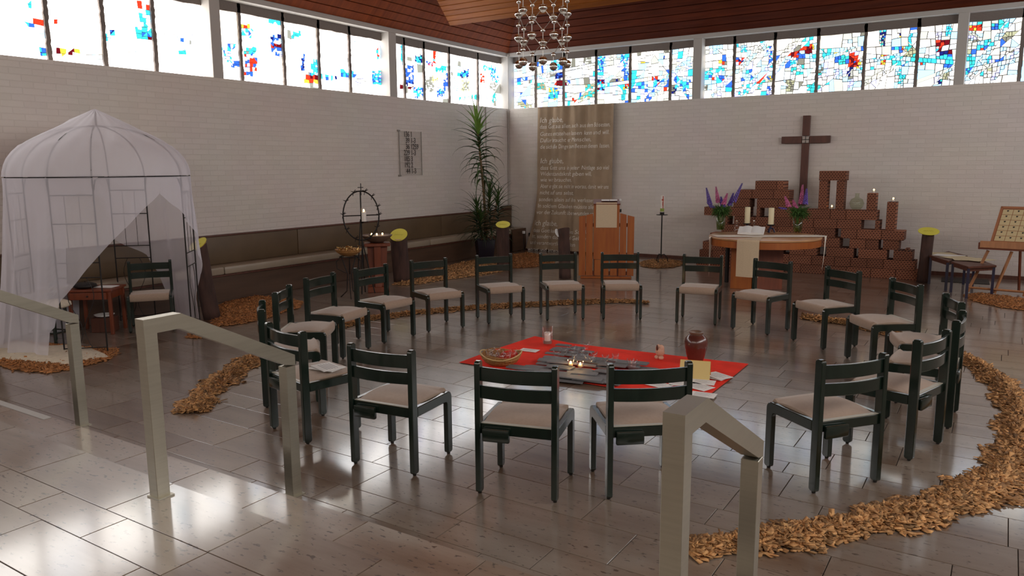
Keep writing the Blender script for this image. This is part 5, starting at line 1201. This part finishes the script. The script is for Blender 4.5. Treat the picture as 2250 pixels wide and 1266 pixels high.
for row in range(9):
    z = per*row; offs = (0 if row % 2 == 0 else .5); cur = []
    for k in range(7):
        a = base_ang+(k+offs)*2*PI/7; p = Vector((R0*math.cos(a), R0*math.sin(a), z)); cur.append(p)
        if row == 0: inst('ball', mesh_big, lamp, p)
        else:
            c_ = inst('silvered_bulb', mesh_big, lamp, p, scale=(1, 1, .78)); inst('bulb', mesh_cup, c_)
        sm = p+Vector((0, 0, per*.48)); inst('small_ball', mesh_small, lamp, sm)
        MB().tube([p, sm], .004, 5).build('rod', M_rod, lamp)
    if prev:
        for k in range(7):
            sm = prev[k]+Vector((0, 0, per*.48)); ks = (k, (k-1) % 7) if row % 2 == 1 else (k, (k+1) % 7)
            if row % 2 == 1: tg = (cur[k], cur[(k-1) % 7])
            else: tg = (cur[k], cur[(k+1) % 7])
            for q in tg: MB().tube([sm, q], .004, 5).build('rod', M_rod, lamp)
    prev = cur
ztop = min(ZA-TILT*(mc_.y-YA), ZT)-.03-lamp.location.z
MB().tube([(0, 0, per*8.6), (0, 0, ztop)], .012).build('suspension', M_chrome, lamp)
for k in range(7): MB().tube([prev[k]+Vector((0, 0, per*.48)), (0, 0, per*9.6)], .004, 5).build('rod', M_rod, lamp)
# ================================================================== CENTRE: RED CLOTH AND WHAT LIES ON IT
cpts = [atz(*p) for p in ((1008, 798), (1090, 768), (1175, 740), (1262, 757), (1400, 773), (1520, 787), (1645, 801), (1600, 838), (1545, 880), (1470, 872), (1335, 852), (1240, 838), (1130, 817))]
cc = sum(cpts, Vector())/len(cpts); rg = random.Random(2)
mb = MB(); n = len(cpts); rings = 7; vs = [(0, 0, .007)]; 
sub = []
for i in range(n):
    for j in range(5): sub.append(cpts[i].lerp(cpts[(i+1) % n], j/5)-cc)
m = len(sub)
for r_i in range(1, rings+1):
    f_ = r_i/rings
    for p in sub:
        z = .007+.006*noise.noise(Vector((p.x*f_*7, p.y*f_*7, 0)))*(1 if r_i < rings else .3); vs.append((p.x*f_, p.y*f_, max(.0045, z)))
fs = [(0, 1+i, 1+(i+1) % m) for i in range(m)]+[(1+(r_-1)*m+i, 1+r_*m+i, 1+r_*m+(i+1) % m, 1+(r_-1)*m+(i+1) % m) for r_ in range(1, rings) for i in range(m)]
o = mb.add(vs, fs).build('red_cloth', M_redcloth, loc=(cc.x, cc.y, 0), smooth=True)
tag(o, 'large red cloth spread on the floor in the middle of the chair ring', 'cloth')
ZC = .014
# vase
vq = atz(1528, 799, ZC); vz = thing('clay_vase', 'bulbous dark red glazed vase standing on the red cloth', 'vase', vq)
o = MB().lathe([(.055, 0), (.062, .01), (.082, .07), (.105, .16), (.110, .20), (.100, .245), (.072, .272), (.060, .282)], 32, close=True).build('body', M_clay, vz, smooth=True); smooth_angle(o, 50)
MB().lathe([(.058, .279), (.062, .292), (.070, .302), (.068, .308), (.058, .304), (.050, .285), (.048, .24)], 32, close=False).build('rim', M_clayrim, vz, smooth=True)
# basket with glasses
bq = atz(1101, 798, ZC); bk_ = thing('cane_basket', 'round cane basket full of small glasses on the red cloth', 'basket', bq)
prof = [(.12, 0), (.15, .02), (.175, .055), (.19, .085)]
o = MB().lathe([(.12, .001), (.155, .02), (.178, .055), (.192, .085), (.184, .088), (.165, .05), (.14, .025), (.01, .018)], 36).build('weave', M_basket, bk_, smooth=True)
for j in range(4): MB().tube([(prof[j][0]*1.02*math.cos(i*PI/14), prof[j][0]*1.02*math.sin(i*PI/14), prof[j][1]+.006+.010*math.sin(i*PI/14*3)*(j/3)) for i in range(29)], .006, 5, cap=False).build('cane_ring', M_basket, bk_)
MB().tube([(.197*math.cos(i*PI/14), .197*math.sin(i*PI/14), .092+.022*math.sin(i*PI/7+.6)) for i in range(29)], .006, 5, cap=False).build('rim_hoop', mat('pale_cane', (.55, .38, .16), .5), bk_)
o = MB().lathe([(.10, .0), (.07, .016), (.01, .026)], 16).build('red_napkin', M_redcloth, bk_); o.location = (.03, .07, .05); o.rotation_euler = (.5, 0, 0)
def tumbler(name, lab, loc, r=.028, h=.07, group=None, base=.9):
    t = thing(name, lab, 'glass', loc, 0, group)
    MB().lathe([(r*base*.75, 0), (r*base, h*.25), (r, h), (r*.94, h), (r*base*.9, h*.28), (.002, h*.12)], 16, close=False).build('glass', M_glass, t, smooth=True)
    return t
g0 = tumbler('small_glass', 'small clear glass standing in the round cane basket', bq+Vector((0, 0, .020)), .030, .075, 'small glasses in the cane basket')
k = 0
for rr_, nn in ((.062, 6), (.122, 11)):
    for i in range(nn):
        a = i*2*PI/nn+rr_*20; 
        if rr_ > .1 and .9 < a % 6.28 < 1.9: continue
        dup(g0, bq+Vector((rr_*math.cos(a), rr_*math.sin(a), .034+(.020 if rr_ > .1 else 0))), a)
# candle in hurricane glass
q = atz(1203, 757, ZC); t = thing('hurricane_glass', 'tall flared glass around a white candle at the cloth corner', 'glass', q)
MB().lathe([(.045, 0), (.052, .02), (.060, .19), (.058, .19), (.050, .022), (.002, .012)], 22, close=False).build('glass', M_glass, t, smooth=True)
MB().lathe([(.044, .014), (.045, .04), (.01, .041)], 16).build('sand', mat('grey_sand', (.25, .2, .17), .9), t)
c_ = thing('white_candle', 'white candle standing in sand inside the flared glass', 'candle', q+Vector((0, 0, .042))); MB().lathe([(.033, 0), (.033, .085), (.028, .09), (.01, .085)], 16).build('wax', M_waxwhite, c_); MB().tube([(0, 0, .085), (0, 0, .1)], .0015).build('wick', M_black, c_)
# carving
q = atz(1449, 789, ZC); t = thing('stone_carving', 'small pale pink rough stone carving with a dark cleft on the red cloth', 'figurine', q)
mb = MB(); 
for (x, y, z, r_, s1) in ((0, 0, .075, .040, 1.2), (.012, .006, .10, .032, 1.3), (-.014, 0, .11, .026, 1.3), (.02, .0, .07, .03, 1.3)): mb.ball((x, y, z), r_, 12, 9, s1)
o = mb.build('body', M_salt, t, smooth=False); MB().ball((-.025, -.01, .018), .022, 10, 8, .9).build('foot', M_salt, t); MB().ball((.022, -.012, .018), .026, 10, 8, .8).build('foot', M_salt, t)
MB().ball((-.012, -.036, .118), .012, 8, 6, 2.4).build('cleft', M_brownwood, t)
# slates
sa = atz(1130, 812, ZC)
rowd = atz(1345, 838)-atz(1170, 818); rang = math.atan2(rowd.y, rowd.x)
def slate_at(px, py, L_, W_, rz_, lev, lab=None):
    q = atz(px, py, ZC); rg2 = random.Random(int(px*7+py)); a, b = L_/2, W_/2; j = lambda: rg2.uniform(-.012, .012)
    pts = [(-a+j(), -b+j()), (a*rg2.uniform(-.3, .4), -b+j()), (a+j(), -b+j()*1.5), (a+j(), b*rg2.uniform(.2, 1)), (a*.8+j(), b+j()), (-a*.6+j(), b+j()), (-a+j(), b*rg2.uniform(.1, .9))]
    o = MB().prism(pts, 'z', 0, .011).build('slate', M_slate, loc=(q.x, q.y, ZC+.0115*lev+.0005), rotz=rz_, bevel=.0012)
    return tag(o, 'thin grey slate in the overlapping field of slates on the red cloth', 'slate', 'slates on the red cloth')
SL = []
for (py, xa, xb, st, L_, W_) in ((836, 1240, 1345, 40, .24, .08), (831, 1205, 1330, 42, .26, .09), (824, 1165, 1300, 44, .28, .09), (816, 1150, 1340, 42, .28, .09), (808, 1180, 1410, 40, .26, .08), (802, 1200, 1430, 34, .24, .07), (806, 1400, 1436, 30, .16, .07), (796, 1205, 1400, 34, .22, .07), (790, 1212, 1340, 30, .20, .065), (784, 1216, 1290, 28, .18, .06), (778, 1224, 1296, 24, .16, .055), (772, 1232, 1294, 24, .15, .055), (767, 1240, 1290, 24, .14, .05)):
    x = xa+rg.uniform(0, 10); j = 0
    while x <= xb: SL.append((x, py+(x-xa)*.10*(1 if py > 805 else .4), L_, W_)); x += st; j += 1
rg = random.Random(5)
for i, (x, y, L_, W_) in enumerate(SL): slate_at(x+rg.uniform(-4, 4), y+rg.uniform(-1.5, 1.5), L_*rg.uniform(.95, 1.2), W_*rg.uniform(1.15, 1.5), rang+rg.uniform(-.10, .10), (i*2) % 3+i*.012)
def on_sl(px, py): return atz(px, py, ZC+.036)
for (px, py, lab) in ((1254, 801, 'lit tealight in a small glass on the slates, the one nearer the basket'), (1275, 804, 'lit tealight in a small glass on the slates, the one nearer the vase')):
    t = thing('tealight_glass', lab, 'candle', on_sl(px, py+3)); MB().lathe([(.024, 0), (.030, .01), (.032, .055), (.030, .055), (.022, .008)], 14, close=False).build('glass', M_glass, t, smooth=True)
    MB().lathe([(.019, .004), (.019, .02)], 12).build('wax', mat('glowing_wax', (.95, .65, .3), .4), t); MB().ball((0, 0, .032), .009, 8, 8, 1.6).build('flame', M_flame, t)
    l = bpy.data.lights.new('candle_glow', 'POINT'); l.energy = .25; l.color = (1, .6, .25); l.shadow_soft_size = .01; lo = bpy.data.objects.new('candle_glow', l); COL.objects.link(lo); lo.location = on_sl(px, py)+Vector((0, 0, .07))
gl1 = None
for i, (px, py) in enumerate(((1223, 786), (1258, 776), (1278, 782), (1262, 792), (1288, 768), (1298, 797), (1305, 790), (1330, 797), (1340, 800), (1352, 794), (1392, 808), (1385, 806), (1286, 792), (1240, 780))):
    q = on_sl(px, py); 
    if gl1 is None: gl1 = tumbler('drinking_glass', 'small empty clear glass standing among the grey slates', q, .034, .075, 'empty glasses on the slates', .8)
    else: dup(gl1, q, i)
# papers and cards
def paper(px, py, w_, d_, rz_, lab, lev=0, txt=True, nm='paper_sheet', n=1, zz=None):
    q = atz(px, py, ZC+.004*lev) if zz is None else atz(px, py, zz+.004*lev)
    t = MB().box(-w_/2, w_/2, -d_/2, d_/2, 0, .003).build(nm, M_white, loc=(q.x, q.y, q.z), rotz=rz_)
    tag(t, lab, 'paper')
    if txt:
        mb = MB(); 
        for i in range(6): mb.box(-w_*.36, w_*.36-(i % 3)*w_*.1, d_*.34-i*d_*.12, d_*.34-i*d_*.12+d_*.035, .0031, .0035)
        mb.build('printed_lines', M_inkg, t)
    return t
paper(1163, 770, .19, .11, .10, 'white printed card between the basket and the flared candle glass')
paper(1577, 826, .22, .16, -.5, 'topmost white leaflet of the small pile near the cloth corner', 3); paper(1570, 828, .22, .16, -.2, 'lower white leaflet of the small pile near the cloth corner', 1, False)
paper(1545, 840, .20, .15, .2, 'white leaflet behind the folded yellow card')
paper(1535, 850, .22, .16, -.3, 'white leaflet seen past the post of the chair beside the handrail')
paper(1545, 868, .20, .14, .1, 'white leaflet at the near edge of the red cloth'); paper(1448, 846, .20, .14, -.2, 'leaflet glimpsed through the back rails of the closest chair')
paper(1490, 843, .16, .12, .5, 'grey printed leaflet on the near side of the red cloth')
q = atz(1527, 829, ZC); t = thing('folded_card', 'folded yellow card standing like a tent beside the vase', 'card', (q.x, q.y, ZC), math.radians(14))
for s1, m in ((-1, mat('yellow_card_front', (.66, .50, .20), .7)), (1, mat('orange_card_back', (.75, .28, .02), .7))):
    o = MB().box(-.13, .13, 0, .003, 0, .165).build('card_face', m, t); o.rotation_euler = (-s1*.42 if s1 < 0 else -.42*s1, 0, 0); o.location = (0, s1*.068, .0) if s1 < 0 else (0, .068, 0)
    o.rotation_euler = (s1*.42, 0, 0)
lo, lr = FIX['D']
Md = Matrix.Translation(lo) @ Matrix.Rotation(lr, 4, 'Z')
p_ = Md @ Vector((.10, .25, .462)); 
for i, (r2, w2, lab) in enumerate(((.3, .22, 'lower folded paper on the seat of the chair behind the handrail'), (-.1, .21, 'upper folded paper on the seat of the chair behind the handrail'))):
    t = MB().box(-w2/2, w2/2, -.075, .075, 0, .004).build('folded_paper', M_white, loc=(p_.x, p_.y, .462+.006*i), rotz=lr+r2); tag(t, lab, 'paper')
    mb = MB()
    for j in range(5): mb.box(-w2*.36, w2*.36, .045-j*.02, .052-j*.02, .0041, .0045)
    mb.build('printed_lines', M_inkg, t)

# ================================================================== WOOD CHIPS
def chips(name, lab, pts, n, size, m, height, seed, spread=None, path=None):
    """pts: polygon of floor points (area) or path with half widths"""
    rs = np.random.RandomState(seed); C = []
    if path is not None:
        P = np.array([[p[0], p[1]] for p in path]); Wd = np.array([p[2] for p in path]); seg = np.hypot(*(P[1:]-P[:-1]).T); cum = np.r_[0, np.cumsum(seg)]
        s_ = rs.uniform(0, cum[-1], n*2); wloc = np.interp(s_, cum, Wd); kp = rs.uniform(0, Wd.max(), n*2) < wloc; s_ = s_[kp][:n]; wloc = wloc[kp][:n]
        x = np.interp(s_, cum, P[:, 0]); y = np.interp(s_, cum, P[:, 1]); e = .02; tx = np.interp(s_+e, cum, P[:, 0])-np.interp(s_-e, cum, P[:, 0]); ty = np.interp(s_+e, cum, P[:, 1])-np.interp(s_-e, cum, P[:, 1]); l_ = np.hypot(tx, ty)+1e-9
        lat = np.clip(rs.normal(0, .47, len(s_)), -1.25, 1.25); wob = 1+.22*np.sin(s_*9)+.15*np.sin(s_*23+1)
        x = x-ty/l_*lat*wloc*wob; y = y+tx/l_*lat*wloc*wob; hmax = height*np.clip(1-np.abs(lat)**1.6, .02, 1)
    else:
        P = np.array([[p[0], p[1]] for p in pts]); lo_, hi_ = P.min(0), P.max(0); xs, ys = [], []
        q = rs.uniform(lo_, hi_, (n*6, 2)); ins = np.zeros(len(q), bool); dmin = np.full(len(q), 9.)
        for i in range(len(P)):
            a, b = P[i], P[(i+1) % len(P)]; cr = ((a[1] > q[:, 1]) != (b[1] > q[:, 1])) & (q[:, 0] < (b[0]-a[0])*(q[:, 1]-a[1])/(b[1]-a[1]+1e-12)+a[0]); ins ^= cr
            d = b-a; t_ = np.clip(((q-a) @ d)/(d @ d+1e-12), 0, 1); dmin = np.minimum(dmin, np.hypot(*(q-(a+t_[:, None]*d)).T))
        q = q[ins][:n]; dm = dmin[ins][:n]; x, y = q[:, 0]+rs.normal(0, .02, len(q)), q[:, 1]+rs.normal(0, .02, len(q)); hmax = height*np.clip(dm/.12, .05, 1)
    n = len(x); z = hmax*rs.uniform(0, 1, n)**.7+.007
    L_ = size*rs.uniform(.4, 1.5, n)*rs.choice([1, 1, 1, 1.4], n); Wc = size*rs.uniform(.25, .85, n); T = size*rs.uniform(.06, .16, n)
    yaw = rs.uniform(0, 6.283, n); pit = rs.normal(0, .5, n)*np.clip(hmax/height, .25, 1); rol = rs.normal(0, .55, n)*np.clip(hmax/height, .25, 1)
    cy, sy, cp, sp, cr, sr = np.cos(yaw), np.sin(yaw), np.cos(pit), np.sin(pit), np.cos(rol), np.sin(rol)
    Rm = np.stack([np.stack([cy*cp, cy*sp*sr-sy*cr, cy*sp*cr+sy*sr], -1), np.stack([sy*cp, sy*sp*sr+cy*cr, sy*sp*cr-cy*sr], -1), np.stack([-sp, cp*sr, cp*cr], -1)], 1)
    base = np.array([[-1,-1,-1],[1,-1,-1],[1,1,-1],[-1,1,-1],[-1,-1,1],[1,-1,1],[1,1,1],[-1,1,1]], float)/2
    sk = rs.uniform(.55, 1.25, (n, 8, 3)); V = base[None]*np.stack([L_, Wc, T], -1)[:, None, :]*sk
    V = np.einsum('nij,nkj->nki', Rm, V)+np.stack([x, y, z], -1)[:, None, :]; V[:, :, 2] = np.maximum(V[:, :, 2], .0012)
    Fq = np.array([[0,3,2,1],[4,5,6,7],[0,1,5,4],[1,2,6,5],[2,3,7,6],[3,0,4,7]]); F = (Fq[None]+(np.arange(n)*8)[:, None, None]).reshape(-1, 4)
    me = bpy.data.meshes.new(name); me.vertices.add(n*8); me.vertices.foreach_set('co', V.reshape(-1)); me.loops.add(F.size); me.loops.foreach_set('vertex_index', F.reshape(-1).astype(np.int32))
    me.polygons.add(len(F)); me.polygons.foreach_set('loop_start', np.arange(0, F.size, 4, dtype=np.int32)); me.polygons.foreach_set('loop_total', np.full(len(F), 4, dtype=np.int32)); me.update(calc_edges=True); me.validate()
    me.materials.append(m); o = bpy.data.objects.new(name, me); COL.objects.link(o); tag(o, lab, 'wood chips'); o['kind'] = 'stuff'; return o
def path(pp_, wd): return [(atz(*p).x, atz(*p).y, w2) for p, w2 in zip(pp_, wd)]
chips('wood_chips', 'wood chips laid in a curved line behind the chairs nearest the white pavilion', None, 7000, .040, M_chip, .035, 1, path=path([(418, 908), (450, 868), (500, 826), (560, 790), (600, 770), (650, 748)], [.10, .12, .13, .13, .11, .08]))
chips('wood_chips', 'thin curved line of wood chips running behind the far chairs', None, 9000, .034, M_chip, .03, 2, path=path([(740, 722), (800, 704), (900, 690), (1000, 681), (1100, 674), (1200, 669), (1300, 664), (1380, 664), (1425, 668)], [.07, .09, .10, .11, .12, .12, .12, .09, .03]))
chips('wood_chips', 'broad curved band of wood chips sweeping round the side-on chairs to the big handrail', None, 26000, .042, M_chip, .05, 3, path=path([(1762, 700), (1800, 705), (1870, 714), (1950, 734), (2060, 765), (2140, 800), (2200, 845), (2238, 900), (2246, 960), (2225, 1025), (2165, 1075), (2080, 1110), (1960, 1140), (1800, 1172), (1650, 1196), (1512, 1212)], [.03, .045, .06, .065, .075, .09, .10, .11, .12, .13, .135, .135, .125, .11, .095, .07]))
A = lambda L_: [atz(*p) for p in L_]
chips('wood_chips', 'heap of wood chips spread around the log in front of the wall bench', A([(862, 626), (900, 612), (960, 590), (1040, 573), (1080, 573), (1110, 576), (1125, 588), (1098, 598), (1040, 608), (960, 618), (900, 628)]), 9000, .036, M_chip, .03, 4)
chips('wood_chips', 'reddish wood chips spread before the foot of the brown banner', A([(1118, 561), (1160, 556), (1215, 566), (1215, 580), (1170, 588), (1128, 590), (1118, 575)]), 5000, .036, M_chipr, .025, 5)
chips('wood_chips', 'small heap of wood chips around the foot of the iron candle stand', A([(1407, 577), (1425, 573), (1470, 572), (1500, 576), (1502, 582), (1475, 588), (1440, 590), (1412, 586)]), 4500, .036, M_chip, .03, 6)
chips('wood_chips', 'dark wood chips spread around the tall log beside the pavilion', A([(474, 676), (500, 664), (560, 652), (620, 655), (662, 664), (655, 678), (600, 692), (580, 702), (520, 714), (470, 718)]), 9000, .036, M_chipr, .025, 7)
chips('wood_chips', 'wood chips spread under the feet of the easel', A([(2120, 650), (2150, 645), (2200, 652), (2262, 660), (2262, 684), (2200, 676), (2150, 664)]), 5000, .036, M_chipr, .025, 8)
chips('wood_chips', 'wood chips around the cream fleece rug in front of the veil', A([(-20, 795), (-20, 765), (40, 750), (120, 758), (200, 766), (252, 768), (250, 782), (225, 795), (180, 806), (110, 820), (40, 815)]), 9000, .036, M_chipr, .02, 9)
chips('wood_chips', 'strip of wood chips inside the pavilion against the bench', A([(415, 742), (420, 733), (446, 731), (452, 738), (440, 744)]), 700, .03, M_chipr, .02, 10)
chips('wood_chips', 'little patch of wood chips on the floor behind the table in the pavilion', A([(300, 712), (330, 706), (380, 704), (415, 706), (425, 712), (380, 716), (320, 720)]), 2500, .034, M_chipr, .02, 11)
